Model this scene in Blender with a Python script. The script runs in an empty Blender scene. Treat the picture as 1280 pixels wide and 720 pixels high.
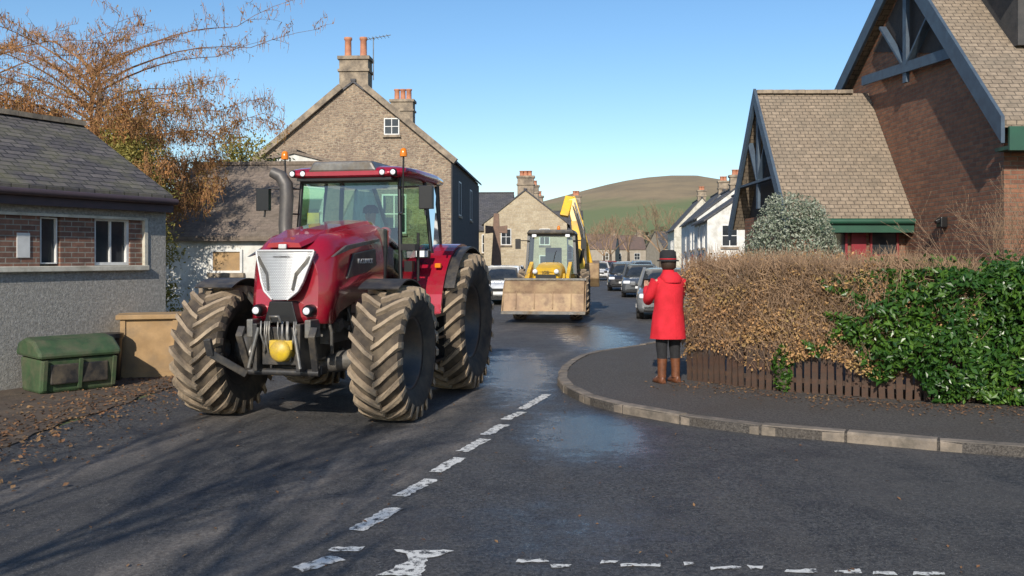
import bpy, math, random
import numpy as np
from mathutils import Vector, Matrix, Euler
random.seed(7); rng=np.random.default_rng(7)
scene=bpy.context.scene
COL=scene.collection
F=1150.0; H=1.8; YH=322.0
def G(px,py,z=0.0):
    D=F*(H-z)/(py-YH); return ((px-640)/F*D, D)
# ---------------- materials ----------------
def _nt(name):
    m=bpy.data.materials.new(name); m.use_nodes=True; nt=m.node_tree
    b=nt.nodes['Principled BSDF']; return m,nt,b
def L(nt,a,b): nt.links.new(a,b)
def rgba(c): return (c[0],c[1],c[2],1)
def noise(nt,vec,scale,detail=6,rough=.6):
    n=nt.nodes.new('ShaderNodeTexNoise'); n.inputs['Scale'].default_value=scale
    n.inputs['Detail'].default_value=detail; n.inputs['Roughness'].default_value=rough
    L(nt,vec,n.inputs['Vector']); return n.outputs['Fac']
def ramp(nt,fac,p0,p1,c0=(0,0,0),c1=(1,1,1)):
    r=nt.nodes.new('ShaderNodeValToRGB'); r.color_ramp.elements[0].position=p0; r.color_ramp.elements[1].position=p1
    r.color_ramp.elements[0].color=rgba(c0); r.color_ramp.elements[1].color=rgba(c1)
    L(nt,fac,r.inputs['Fac']); return r.outputs['Color']
def mix(nt,fac,a,b,mode='MIX'):
    m=nt.nodes.new('ShaderNodeMixRGB'); m.blend_type=mode
    for i,v in ((0,fac),(1,a),(2,b)):
        if isinstance(v,(int,float)): m.inputs[i].default_value=v
        elif isinstance(v,tuple): m.inputs[i].default_value=rgba(v)
        else: L(nt,v,m.inputs[i])
    return m.outputs[0]
def math_(nt,op,a,b=None,c=None):
    n=nt.nodes.new('ShaderNodeMath'); n.operation=op
    for i,v in enumerate((a,b,c)):
        if v is None: continue
        if isinstance(v,(int,float)): n.inputs[i].default_value=v
        else: L(nt,v,n.inputs[i])
    return n.outputs[0]
def objco(nt):
    t=nt.nodes.new('ShaderNodeTexCoord'); return t.outputs['Object']
def mapping(nt,vec,scale=(1,1,1),rot=(0,0,0)):
    m=nt.nodes.new('ShaderNodeMapping'); m.inputs['Scale'].default_value=scale; m.inputs['Rotation'].default_value=rot
    L(nt,vec,m.inputs['Vector']); return m.outputs[0]
def bump(nt,b,h,strength,dist=.02):
    n=nt.nodes.new('ShaderNodeBump'); n.inputs['Strength'].default_value=strength; n.inputs['Distance'].default_value=dist
    L(nt,h,n.inputs['Height']); L(nt,n.outputs[0],b.inputs['Normal'])
def M(name,c1,c2=None,rough=.6,metal=0,scale=5,bmp=0,lo=.35,hi=.65,coat=0,dirt=None,dirtz=None,bscale=None,em=0):
    m,nt,b=_nt(name); b.inputs['Roughness'].default_value=rough; b.inputs['Metallic'].default_value=metal
    b.inputs['Coat Weight'].default_value=coat
    co=objco(nt)
    if c2 is None: c2=tuple(x*.82 for x in c1)
    n=noise(nt,co,scale); c=ramp(nt,n,lo,hi,c1,c2)
    if dirt:
        n2=noise(nt,co,scale*.37+1.3,8,.7); f=ramp(nt,n2,.45,.7)
        if dirtz:
            s=nt.nodes.new('ShaderNodeSeparateXYZ'); L(nt,co,s.inputs[0])
            mr=nt.nodes.new('ShaderNodeMapRange'); L(nt,s.outputs[2],mr.inputs[0])
            mr.inputs[1].default_value=dirtz[0]; mr.inputs[2].default_value=dirtz[1]; mr.inputs[3].default_value=1; mr.inputs[4].default_value=0.12
            f=mix(nt,1.0,f,mr.outputs[0],'MULTIPLY')
        c=mix(nt,f,c,dirt)
    L(nt,c,b.inputs['Base Color'])
    if bmp: bump(nt,b,noise(nt,co,bscale or scale*4,8,.7),bmp)
    return m
def Brick(name,c1,c2,mortar,bw,bh,axis='both',rough=.85,vk=1.0,msize=.012,bmp=.5,stain=(.05,.05,.03),stainamt=.5,sscale=1.2,irregular=0,vary=(.65,1.25)):
    m,nt,b=_nt(name); b.inputs['Roughness'].default_value=rough
    co=objco(nt); s=nt.nodes.new('ShaderNodeSeparateXYZ'); L(nt,co,s.inputs[0])
    if axis=='both': u=math_(nt,'ADD',s.outputs[0],s.outputs[1])
    else: u=s.outputs[0] if axis=='x' else s.outputs[1]
    v=math_(nt,'MULTIPLY',s.outputs[2],vk)
    cb=nt.nodes.new('ShaderNodeCombineXYZ'); L(nt,u,cb.inputs[0]); L(nt,v,cb.inputs[1])
    vec=cb.outputs[0]
    if irregular:
        nn=nt.nodes.new('ShaderNodeTexNoise'); nn.inputs['Scale'].default_value=2.6; nn.inputs['Detail'].default_value=4; L(nt,vec,nn.inputs['Vector'])
        vec=mix(nt,irregular,vec,nn.outputs['Color'],'ADD')
    t=nt.nodes.new('ShaderNodeTexBrick'); L(nt,vec,t.inputs['Vector'])
    t.inputs['Scale'].default_value=1; t.inputs['Brick Width'].default_value=bw; t.inputs['Row Height'].default_value=bh
    t.inputs['Mortar Size'].default_value=msize; t.inputs['Mortar Smooth'].default_value=.3
    t.inputs['Color1'].default_value=rgba(c1); t.inputs['Color2'].default_value=rgba(c2); t.inputs['Mortar'].default_value=rgba(mortar)
    n1=ramp(nt,noise(nt,co,9,8,.7),.35,.7,(vary[0],)*3,(vary[1],)*3)
    c=mix(nt,.8,t.outputs['Color'],n1,'MULTIPLY')
    n2=ramp(nt,noise(nt,co,sscale,8,.65),.45,.72)
    c=mix(nt,math_(nt,'MULTIPLY',n2,stainamt),c,stain); L(nt,c,b.inputs['Base Color'])
    inv=math_(nt,'SUBTRACT',1.0,t.outputs['Fac'])
    h=mix(nt,.35,inv,noise(nt,co,40,6,.7)); bump(nt,b,h,bmp,.015)
    return m
def Leaf(name,c1,c2,c3=None,rough=.5,trans=.25,spec=.5):
    m,nt,b=_nt(name); b.inputs['Roughness'].default_value=rough; b.inputs['Specular IOR Level'].default_value=spec
    g=nt.nodes.new('ShaderNodeNewGeometry'); co=objco(nt)
    c=ramp(nt,g.outputs['Random Per Island'],.1,.9,c1,c2)
    if c3:
        f=ramp(nt,noise(nt,co,2.2,4),.45,.62); c=mix(nt,f,c,c3)
    L(nt,c,b.inputs['Base Color'])
    if trans>0:
        tr=nt.nodes.new('ShaderNodeBsdfTranslucent'); L(nt,c,tr.inputs['Color'])
        ms=nt.nodes.new('ShaderNodeMixShader'); ms.inputs[0].default_value=trans
        L(nt,b.outputs[0],ms.inputs[1]); L(nt,tr.outputs[0],ms.inputs[2])
        L(nt,ms.outputs[0],nt.nodes['Material Output'].inputs['Surface'])
    return m
def Glass(name,tint=(.75,.85,.8),ref=.12):
    m=bpy.data.materials.new(name); m.use_nodes=True; nt=m.node_tree
    nt.nodes.remove(nt.nodes['Principled BSDF']); out=nt.nodes['Material Output']
    t=nt.nodes.new('ShaderNodeBsdfTransparent'); t.inputs[0].default_value=rgba(tint)
    g=nt.nodes.new('ShaderNodeBsdfGlossy'); g.inputs['Roughness'].default_value=.03
    lw=nt.nodes.new('ShaderNodeLayerWeight'); lw.inputs[0].default_value=.35
    ms=nt.nodes.new('ShaderNodeMixShader'); L(nt,math_(nt,'ADD',lw.outputs['Fresnel'],ref),ms.inputs[0]); L(nt,t.outputs[0],ms.inputs[1]); L(nt,g.outputs[0],ms.inputs[2])
    L(nt,ms.outputs[0],out.inputs['Surface']); return m

m_red=M('tractor_red',(.36,.008,.028),(.30,.006,.022),rough=.26,metal=.15,coat=.7,scale=3,dirt=(.20,.07,.05),dirtz=(1.0,1.9))
m_silver=M('silver_panel',(.62,.62,.61),(.5,.5,.5),rough=.35,metal=.1,scale=60)
m_dark=M('dark_plastic',(.022,.022,.024),(.035,.034,.034),rough=.45,scale=8,dirt=(.11,.09,.065))
m_black=M('black_paint',(.012,.012,.013),rough=.35,scale=5)
m_grey=M('grey_metal',(.14,.14,.14),(.24,.23,.21),rough=.4,metal=.5,scale=9,dirt=(.14,.11,.075))
m_exh=M('exhaust_grey',(.085,.08,.078),(.12,.11,.10),rough=.5,metal=.3,scale=9)
m_chrome=M('chrome',(.7,.7,.7),rough=.15,metal=1)
m_tread=M('muddy_tread',(.32,.245,.17),(.21,.16,.11),rough=.95,scale=7,bmp=.7,dirt=(.40,.31,.21),bscale=30)
m_carcass=M('muddy_rubber',(.045,.036,.03),(.13,.10,.068),rough=.95,scale=5,bmp=.5,bscale=30)
m_side=M('tyre_sidewall',(.028,.026,.025),(.085,.068,.05),rough=.85,scale=6,bmp=.2)
m_rim=M('rim_grey',(.05,.05,.052),(.09,.08,.075),rough=.5,metal=.4,scale=5,dirt=(.14,.1,.07))
m_glass=Glass('cab_glass',(.62,.84,.70),.09)
m_lens=M('lamp_lens',(.8,.82,.85),rough=.1,scale=30)
m_orange=M('amber_lens',(.7,.2,.01),rough=.2)
m_yellow=M('loader_yellow',(.80,.47,.015),(.68,.40,.02),rough=.4,scale=3,dirt=(.40,.26,.08))
m_yel2=M('yellow_cap',(.72,.50,.01),(.6,.4,.02),rough=.45,dirt=(.3,.2,.08))
m_bucket=M('worn_bucket',(.31,.20,.11),(.17,.105,.06),rough=.6,metal=.15,scale=3,bmp=.3,dirt=(.42,.30,.16))
m_rubber=M('rubber',(.02,.02,.02),(.04,.035,.03),rough=.85)
m_skin=M('skin',(.5,.29,.2),(.45,.25,.17),rough=.5,scale=20)
m_coat=M('red_coat',(.62,.014,.03),(.48,.009,.018),rough=.85,scale=6,bmp=.35,bscale=12)
m_blackcloth=M('black_cloth',(.012,.012,.014),(.02,.02,.022),rough=.9,scale=20,bmp=.2)
m_boot=M('brown_boot',(.17,.06,.025),(.11,.04,.018),rough=.5,scale=15)
m_hair=M('hair',(.04,.022,.012),rough=.7,scale=30)
m_jacket=M('dark_red_jacket',(.60,.06,.07),rough=.8,scale=9)
m_blue=M('blue_cloth',(.05,.08,.16),rough=.8,scale=9)
m_kerb=M('kerb_stone',(.27,.22,.17),(.16,.135,.11),rough=.9,scale=5,bmp=.5,dirt=(.08,.07,.055))
m_white=M('white_render',(.70,.69,.65),(.6,.59,.55),rough=.9,scale=2,bmp=.2,bscale=60,dirt=(.42,.40,.35))
m_cream=M('cream_paint',(.62,.59,.50),(.52,.49,.41),rough=.8,scale=4,dirt=(.3,.27,.2))
m_dull=M('dull_harl',(.36,.31,.25),(.28,.24,.19),rough=.9,scale=2)
m_harl=M('grey_harling',(.46,.44,.40),(.19,.185,.175),rough=.95,scale=24,bmp=1.0,bscale=38,lo=.3,hi=.7,dirt=(.25,.24,.215))
m_slate=Brick('moss_slate',(.075,.066,.068),(.15,.13,.12),(.02,.02,.02),.26,.13,'x',vk=1.9,stain=(.16,.15,.075),stainamt=.65,sscale=1.6,msize=.012,bmp=1.0)
m_slatex=Brick('slate_x',(.07,.07,.08),(.11,.105,.11),(.03,.03,.03),.3,.16,'x',vk=1.5,msize=.01,stainamt=.3)
m_slatey=Brick('slate_y',(.07,.07,.08),(.11,.105,.11),(.03,.03,.03),.3,.16,'y',vk=1.5,msize=.01,stainamt=.3)
m_brownslate=Brick('brown_slate',(.20,.155,.12),(.235,.185,.145),(.14,.11,.085),.22,.11,'x',vk=1.8,msize=.005,stainamt=.4,bmp=.25)
m_tile=Brick('concrete_tile',(.25,.195,.14),(.30,.235,.17),(.10,.08,.06),.17,.11,'x',vk=1.38,msize=.009,bmp=.7,stain=(.15,.13,.10),stainamt=.55,sscale=1.1)
m_redroof=M('brown_roof',(.15,.10,.08),(.11,.08,.07),rough=.9,scale=2)
m_brick=Brick('orange_brick',(.31,.135,.072),(.19,.078,.048),(.18,.14,.10),.225,.075,'both',msize=.010,stain=(.11,.055,.038),stainamt=.45,sscale=.8,bmp=.8)
m_brickd=Brick('dark_brick',(.26,.13,.09),(.14,.075,.058),(.28,.26,.22),.225,.075,'x',msize=.009,stainamt=.2)
m_stone=Brick('rubble_stone',(.40,.295,.20),(.20,.14,.105),(.36,.30,.22),.19,.095,'both',msize=.018,bmp=1.0,stain=(.18,.13,.10),stainamt=.75,sscale=.6,irregular=.3,vary=(.5,1.35))
m_stone2=Brick('beige_stone',(.50,.42,.29),(.40,.32,.21),(.46,.4,.3),.4,.2,'both',msize=.012,bmp=.4,stain=(.27,.21,.15),stainamt=.5,sscale=.5,irregular=.15)
m_dressed=M('dressed_stone',(.36,.29,.21),(.2,.16,.12),rough=.9,scale=3,bmp=.3,dirt=(.10,.085,.07))
m_pot=M('chimney_pot',(.50,.22,.12),(.36,.15,.09),rough=.8)
m_darkwall=M('dark_rough',(.075,.07,.068),(.05,.05,.05),rough=.95,scale=5,bmp=.3)
m_timber=M('blue_grey_timber',(.065,.10,.14),(.05,.07,.10),rough=.6,scale=5)
m_darktimber=M('dark_boarding',(.035,.03,.03),(.05,.04,.035),rough=.8,scale=6,bmp=.3)
m_green=M('green_fascia',(.02,.085,.05),(.018,.065,.042),rough=.5,scale=3)
m_winglass=M('window_glass',(.02,.025,.03),(.045,.05,.055),rough=.06,scale=2)
m_whitepaint=M('white_frame',(.7,.7,.68),rough=.5)
m_fascia=M('purple_brown_fascia',(.07,.045,.05),(.05,.035,.04),rough=.6)
m_redpaint=M('maroon_door',(.25,.02,.03),rough=.5)
m_wood=M('weathered_ply',(.42,.27,.13),(.31,.195,.09),rough=.8,scale=4,bmp=.15,dirt=(.24,.17,.1))
m_fence=M('brown_fence',(.085,.045,.028),(.045,.025,.017),rough=.85,scale=9,bmp=.3,dirt=(.06,.05,.04))
m_bin=M('faded_green_plastic',(.05,.095,.04),(.03,.06,.028),rough=.65,scale=5,bmp=.15,dirt=(.10,.10,.06))
m_bark=M('bark',(.12,.09,.065),(.06,.045,.035),rough=.95,scale=8,bmp=.6)
m_twig=M('larch_twig',(.34,.175,.075),(.23,.115,.05),rough=.9,scale=3)
m_twig2=M('bare_twig',(.33,.215,.13),(.20,.13,.08),rough=.9,scale=3)
l_larch=Leaf('larch_tuft',(.54,.26,.085),(.36,.16,.055),(.30,.21,.06),rough=.8,trans=.25)
l_green=Leaf('yew_leaf',(.20,.19,.04),(.34,.28,.07),None,rough=.7)
l_laurel=Leaf('laurel_leaf',(.014,.05,.008),(.085,.17,.022),(.025,.075,.012),rough=.33,trans=.12,spec=.4)
l_beech=Leaf('beech_leaf',(.56,.32,.14),(.30,.165,.07),(.40,.27,.10),rough=.8,trans=.2)
l_varieg=Leaf('variegated_leaf',(.15,.19,.12),(.40,.42,.33),None,rough=.5)
l_litter=Leaf('dead_leaf',(.17,.08,.035),(.08,.045,.025),(.22,.13,.06),rough=.9,trans=0)
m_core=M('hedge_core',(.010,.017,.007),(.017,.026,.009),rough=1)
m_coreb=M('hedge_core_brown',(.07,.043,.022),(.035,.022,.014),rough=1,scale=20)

# ---------------- mesh builder ----------------
def setp(o,label=None,category=None,kind=None,group=None):
    if label: o['label']=label
    if category: o['category']=category
    if kind: o['kind']=kind
    if group: o['group']=group
def E(name,label,category,loc,rz=0,group=None):
    o=bpy.data.objects.new(name,None); COL.objects.link(o); o.location=loc; o.rotation_euler=(0,0,rz)
    o.empty_display_size=.2
    setp(o,label,category,None,group); return o
class MB:
    def __init__(s): s.v=[];s.f=[];s.m=[];s.s=[]
    def add(s,vs,fs,mi=0,sm=False):
        o=len(s.v); s.v+=[tuple(v) for v in vs]
        for f in fs: s.f.append(tuple(i+o for i in f)); s.m.append(mi); s.s.append(sm)
        return s
    def box(s,x0,x1,y0,y1,z0,z1,mi=0):
        vs=[(x0,y0,z0),(x1,y0,z0),(x1,y1,z0),(x0,y1,z0),(x0,y0,z1),(x1,y0,z1),(x1,y1,z1),(x0,y1,z1)]
        return s.add(vs,[(0,3,2,1),(4,5,6,7),(0,1,5,4),(1,2,6,5),(2,3,7,6),(3,0,4,7)],mi)
    def beam(s,p,q,w,h,mi=0,up=(0,0,1)):
        p=Vector(p);q=Vector(q);d=(q-p).normalized(); u=Vector(up)
        if abs(d.dot(u))>.98: u=Vector((0,1,0))
        a=d.cross(u).normalized(); b=a.cross(d).normalized()
        vs=[]
        for c in (p,q):
            for sx,sy in ((-1,-1),(1,-1),(1,1),(-1,1)): vs.append(c+a*sx*w/2+b*sy*h/2)
        return s.add(vs,[(0,1,2,3),(7,6,5,4),(0,4,5,1),(1,5,6,2),(2,6,7,3),(3,7,4,0)],mi)
    def loft(s,rings,mi=0,sm=True,cap=True,closed=True):
        n=len(rings[0]); vs=[p for r in rings for p in r]; fs=[]
        for i in range(len(rings)-1):
            for j in range(n if closed else n-1):
                k=(j+1)%n; fs.append((i*n+j,i*n+k,(i+1)*n+k,(i+1)*n+j))
        s.add(vs,fs,mi,sm)
        if cap:
            s.add(rings[0],[tuple(range(n))[::-1]],mi); s.add(rings[-1],[tuple(range(n))],mi)
        return s
    def tube(s,pts,rads,n=10,mi=0,cap=True):
        pts=[Vector(p) for p in pts]
        if isinstance(rads,(int,float)): rads=[rads]*len(pts)
        rings=[];a=None
        for i,p in enumerate(pts):
            d=(pts[min(i+1,len(pts)-1)]-pts[max(i-1,0)]).normalized()
            if a is None:
                u=Vector((0,0,1)) if abs(d.z)<.9 else Vector((0,1,0)); a=d.cross(u).normalized()
            else: a=(a-d*a.dot(d)).normalized()
            b=d.cross(a)
            rings.append([p+(a*math.cos(t)+b*math.sin(t))*rads[i] for t in [2*math.pi*k/n for k in range(n)]])
        return s.loft(rings,mi,True,cap)
    def prism(s,poly,axis,a,b,mi=0):
        def P(u,v,t): return (t,u,v) if axis=='x' else ((u,t,v) if axis=='y' else (u,v,t))
        n=len(poly); vs=[P(u,v,a) for u,v in poly]+[P(u,v,b) for u,v in poly]
        fs=[tuple(range(n))[::-1],tuple(range(n,2*n))]+[(i,(i+1)%n,(i+1)%n+n,i+n) for i in range(n)]
        return s.add(vs,fs,mi)
    def lathe(s,prof,n=32,mi=0,axis='x',c=(0,0,0),sm=True):
        rings=[]
        for r,x in prof:
            ring=[]
            for k in range(n):
                t=2*math.pi*k/n
                if axis=='x': p=(c[0]+x,c[1]-r*math.cos(t),c[2]+r*math.sin(t))
                elif axis=='y': p=(c[0]+r*math.cos(t),c[1]+x,c[2]+r*math.sin(t))
                else: p=(c[0]+r*math.cos(t),c[1]+r*math.sin(t),c[2]+x)
                ring.append(p)
            rings.append(ring)
        return s.loft(rings,mi,sm,False)
    def build(s,name,mats,parent=None,bevel=0,label=None,category=None,kind=None,group=None,loc=(0,0,0),rot=(0,0,0),subd=0):
        me=bpy.data.meshes.new(name); me.from_pydata(s.v,[],s.f)
        if not isinstance(mats,(list,tuple)): mats=[mats]
        for m in mats: me.materials.append(m)
        me.polygons.foreach_set('material_index',s.m); me.polygons.foreach_set('use_smooth',s.s)
        import bmesh
        bm=bmesh.new(); bm.from_mesh(me); bmesh.ops.recalc_face_normals(bm,faces=bm.faces); bm.to_mesh(me); bm.free()
        o=bpy.data.objects.new(name,me); COL.objects.link(o); o.location=loc; o.rotation_euler=rot
        if parent: o.parent=parent
        if bevel:
            b=o.modifiers.new('b','BEVEL'); b.width=bevel; b.segments=2; b.limit_method='ANGLE'; b.angle_limit=math.radians(40)
        setp(o,label,category,kind,group); return o
def npmesh(name,V,Fc,mat,parent=None,**kw):
    me=bpy.data.meshes.new(name); me.from_pydata(V.tolist(),[],Fc.tolist()); me.materials.append(mat)
    o=bpy.data.objects.new(name,me); COL.objects.link(o)
    if parent: o.parent=parent
    setp(o,**kw); return o
def unit(a): return a/np.maximum(np.linalg.norm(a,axis=1,keepdims=True),1e-6)
def leaves(name,C,size,mat,parent=None,aspect=.5,nrm=None,spread=.9,**kw):
    N=len(C); C=np.asarray(C,float)
    if nrm is None: a=unit(rng.normal(size=(N,3))); n=unit(rng.normal(size=(N,3)))
    else: n=unit(np.broadcast_to(nrm,(N,3))+spread*rng.normal(size=(N,3))); a=unit(np.cross(n,rng.normal(size=(N,3))))
    b=unit(np.cross(n,a)); s=size*(.6+.8*rng.random((N,1)))
    V=np.stack([C-a*s/2,C+b*s*aspect/2+n*s*.08,C+a*s/2,C-b*s*aspect/2+n*s*.08],1).reshape(-1,3)
    return npmesh(name,V,np.arange(4*N).reshape(N,4),mat,parent,**kw)
def segmesh(name,P,Q,r0,r1,mat,parent=None,n=3,**kw):
    P=np.array(P,float);Q=np.array(Q,float);N=len(P);r0=np.array(r0)[:,None];r1=np.array(r1)[:,None]
    d=unit(Q-P); u=np.tile([[.13,.31,.94]],(N,1)); a=unit(np.cross(d,u)); b=np.cross(d,a)
    rings=[]
    for c,r in ((P,r0),(Q,r1)):
        for k in range(n):
            t=2*math.pi*k/n; rings.append(c+(a*math.cos(t)+b*math.sin(t))*r)
    V=np.stack(rings,1).reshape(-1,3)
    base=(np.arange(N)*2*n)[:,None]
    Fs=np.concatenate([base+np.array([[k,(k+1)%n,n+(k+1)%n,n+k]]) for k in range(n)],0)
    return npmesh(name,V,Fs,mat,parent,**kw)
def text(s,size,mat,parent,loc,rot,name='lettering',depth=.002):
    cu=bpy.data.curves.new('t','FONT'); cu.body=s; cu.size=size; cu.extrude=depth; cu.align_x='CENTER'; cu.align_y='CENTER'
    t=bpy.data.objects.new('t',cu); COL.objects.link(t); bpy.context.view_layer.update()
    me=bpy.data.meshes.new_from_object(t.evaluated_get(bpy.context.evaluated_depsgraph_get()))
    bpy.data.objects.remove(t); me.materials.clear(); me.materials.append(mat)
    o=bpy.data.objects.new(name,me); COL.objects.link(o); o.parent=parent; o.location=loc; o.rotation_euler=rot; return o

# ---------------- world / light / camera ----------------
w=bpy.data.worlds.new('World'); scene.world=w; w.use_nodes=True; nt=w.node_tree
sk=nt.nodes.new('ShaderNodeTexSky'); sk.sky_type='NISHITA'; sk.sun_disc=False
SEL=math.radians(29); S=Vector((-.21*math.cos(SEL),-.978*math.cos(SEL),math.sin(SEL))).normalized()
sk.sun_elevation=SEL; sk.sun_rotation=math.atan2(S.x,S.y); sk.air_density=1.0; sk.dust_density=.5; sk.ozone_density=2.5
hs=nt.nodes.new('ShaderNodeHueSaturation'); hs.inputs['Saturation'].default_value=1.18; L(nt,sk.outputs[0],hs.inputs['Color'])
bg=nt.nodes['Background']; bg.inputs['Strength'].default_value=.15; L(nt,hs.outputs[0],bg.inputs['Color'])
sun=bpy.data.lights.new('sun','SUN'); sun.energy=5.0; sun.angle=math.radians(.5); sun.color=(1,.92,.80)
so=bpy.data.objects.new('sun',sun); COL.objects.link(so); so.rotation_euler=(-S).to_track_quat('-Z','Y').to_euler(); so.location=(-10,-20,20)
cam=bpy.data.cameras.new('camera'); co=bpy.data.objects.new('camera',cam); COL.objects.link(co); scene.camera=co
co.location=(0,0,H); co.rotation_euler=(math.pi/2,0,0); cam.sensor_width=36; cam.lens=36*F/1280; cam.shift_y=-(360-YH)/1280; cam.clip_end=6000
scene.view_settings.view_transform='Standard'; scene.view_settings.look='None'; scene.view_settings.exposure=0

# ---------------- ground, road ----------------
m,nt,b=_nt('asphalt'); c_=objco(nt)
sx_=nt.nodes.new('ShaderNodeSeparateXYZ'); L(nt,c_,sx_.inputs[0]); X_,Y_=sx_.outputs[0],sx_.outputs[1]
fine=noise(nt,c_,34,5,.85); big=noise(nt,mapping(nt,c_,(1.1,.13,1),(0,0,math.radians(14))),1.3,6,.6); med=noise(nt,c_,2.2,8,.7)
c=ramp(nt,fine,.39,.63,(.012,.012,.015),(.125,.12,.114))
c=mix(nt,ramp(nt,med,.48,.66),c,mix(nt,.62,c,(.02,.02,.025)))
c=mix(nt,math_(nt,'MULTIPLY',ramp(nt,noise(nt,c_,.45,6,.6),.5,.62),.4),c,(.095,.088,.08))
wob=math_(nt,'MULTIPLY',math_(nt,'SUBTRACT',noise(nt,c_,.6,3,.5),.5),.5)
def streak(a,bb,wd,cc=0.0):
    base=math_(nt,'MULTIPLY_ADD',Y_,bb,a)
    if cc: base=math_(nt,'ADD',base,math_(nt,'MULTIPLY',math_(nt,'POWER',math_(nt,'MAXIMUM',math_(nt,'SUBTRACT',10.0,Y_),0.0),2.0),cc))
    d=math_(nt,'SUBTRACT',math_(nt,'ADD',X_,wob),base); d=math_(nt,'DIVIDE',d,wd); d=math_(nt,'MULTIPLY',d,d)
    return math_(nt,'POWER',2.718,math_(nt,'MULTIPLY',d,-1.0))
st=None
for a,bb,wd,cc in ((-4.6,.13,.26,-.02),(-3.55,.26,.17,0),(-2.55,.23,.13,-.01),(-5.6,.24,.2,0)):
    q=streak(a,bb,wd,cc); st=q if st is None else math_(nt,'MAXIMUM',st,q)
nz=ramp(nt,noise(nt,mapping(nt,c_,(2.2,.5,1),(0,0,math.radians(13))),1.6,9,.72),.34,.60)
fade=nt.nodes.new('ShaderNodeMapRange'); L(nt,Y_,fade.inputs[0]); fade.inputs[1].default_value=3; fade.inputs[2].default_value=26; fade.inputs[3].default_value=.9; fade.inputs[4].default_value=.2
stm=math_(nt,'MULTIPLY',math_(nt,'MULTIPLY',st,nz),fade.outputs[0])
c=mix(nt,stm,c,mix(nt,ramp(nt,fine,.4,.62),(.14,.12,.10),(.31,.27,.23))); c=mix(nt,math_(nt,'MULTIPLY',ramp(nt,big,.5,.75),.4),c,(.13,.115,.10))
def blob(cx,cy,rx,ry):
    dx=math_(nt,'DIVIDE',math_(nt,'SUBTRACT',X_,cx),rx); dy=math_(nt,'DIVIDE',math_(nt,'SUBTRACT',Y_,cy),ry)
    r2=math_(nt,'ADD',math_(nt,'MULTIPLY',dx,dx),math_(nt,'MULTIPLY',dy,dy)); return math_(nt,'POWER',2.718,math_(nt,'MULTIPLY',r2,-1.0))
wt=math_(nt,'MAXIMUM',blob(.8,9.4,.9,1.9),blob(.1,14.5,.8,4.5)); wt=math_(nt,'MAXIMUM',wt,blob(1.9,21,1.2,6)); wt=math_(nt,'MAXIMUM',wt,math_(nt,'MULTIPLY',blob(.2,6.0,1.6,1.5),.6))
wn=noise(nt,c_,1.9,9,.8); wet=ramp(nt,math_(nt,'ADD',math_(nt,'MULTIPLY',wt,.42),math_(nt,'ADD',math_(nt,'MULTIPLY',wn,.70),math_(nt,'MULTIPLY',fine,.26))),.64,.82)
c=mix(nt,math_(nt,'MULTIPLY',wet,.7),c,(.018,.019,.024))
sp=ramp(nt,noise(nt,c_,95,2,.5),.63,.68); c=mix(nt,math_(nt,'MULTIPLY',sp,.7),c,(.29,.28,.26))
L(nt,c,b.inputs['Base Color']); L(nt,mix(nt,wet,ramp(nt,wn,.35,.65,(.52,)*3,(.85,)*3),(.15,.15,.15)),b.inputs['Roughness'])
bs=nt.nodes.new('ShaderNodeBump'); bs.inputs['Distance'].default_value=.024; L(nt,mix(nt,.2,fine,med),bs.inputs['Height']); L(nt,math_(nt,'SUBTRACT',.95,math_(nt,'MULTIPLY',wet,.72)),bs.inputs['Strength']); L(nt,bs.outputs[0],b.inputs['Normal']); m_asph=m
m,nt,b=_nt('pavement_tarmac'); b.inputs['Roughness'].default_value=.85; c_=objco(nt)
c=ramp(nt,noise(nt,c_,42,5,.85),.38,.63,(.020,.018,.017),(.13,.115,.10)); c=mix(nt,ramp(nt,noise(nt,c_,1.2,7,.65),.45,.7),c,mix(nt,.5,c,(.06,.045,.032))); L(nt,c,b.inputs['Base Color']); bump(nt,b,noise(nt,c_,45,4),.8,.016); m_pave=m
m_ground=M('grass_ground',(.06,.09,.025),(.09,.10,.035),rough=.95,scale=.3)
m_dirt=M('leafy_dirt',(.075,.052,.038),(.13,.095,.065),rough=.95,scale=3,bmp=.8,dirt=(.045,.035,.028),bscale=25)
MB().add([(-2500,-300,0),(2500,-300,0),(2500,3500,0),(-2500,3500,0)],[(0,1,2,3)]).build('ground',m_ground,kind='structure')
kerb=[(16,5.6),(11,6.7),(7,7.6),(4.59,8.25),(3.5,8.8),(2.51,9.3),(1.81,9.9),(1.13,10.8),(.81,11.6),(.67,12.5),(.69,13.5),(.91,15),(1.44,16.6),(2.5,18),(3.7,20),(4.7,23),(5.3,26),(6.5,35),(8.2,50),(10.5,70),(14,100)]
def catmull(P,step):
    out=[]
    P=[P[0]]+P+[P[-1]]
    for i in range(1,len(P)-2):
        p0,p1,p2,p3=[Vector(p) for p in P[i-1:i+3]]; n=max(2,int((p2-p1).length/step))
        for k in range(n):
            t=k/n; out.append(.5*((2*p1)+(p2-p0)*t+(2*p0-5*p1+4*p2-p3)*t*t+(3*p1-p0-3*p2+p3)*t**3))
    out.append(Vector(P[-1])); return out
kc=catmull(kerb,.25)
left=[(-5.3,-4),(-5.1,4),(-4.85,8.7),(-4.7,12.3),(-4.1,18),(-2.6,30),(-1.7,38),(-.3,50),(2.2,70),(6,100)]
lc=[(p.x+.06*math.sin(p.y*3)+.05*math.sin(p.y*7.3),p.y) for p in catmull(left,.3)]
road=[(p[0],p[1],.008) for p in left]+[(p.x,p.y,.008) for p in reversed(kc)]+[(16,-4,.008)]
MB().add(road,[tuple(range(len(road)))]).build('road',m_asph,kind='structure')
pv=[(p.x,p.y) for p in kc]+[(40,100),(40,5.6)]
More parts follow.
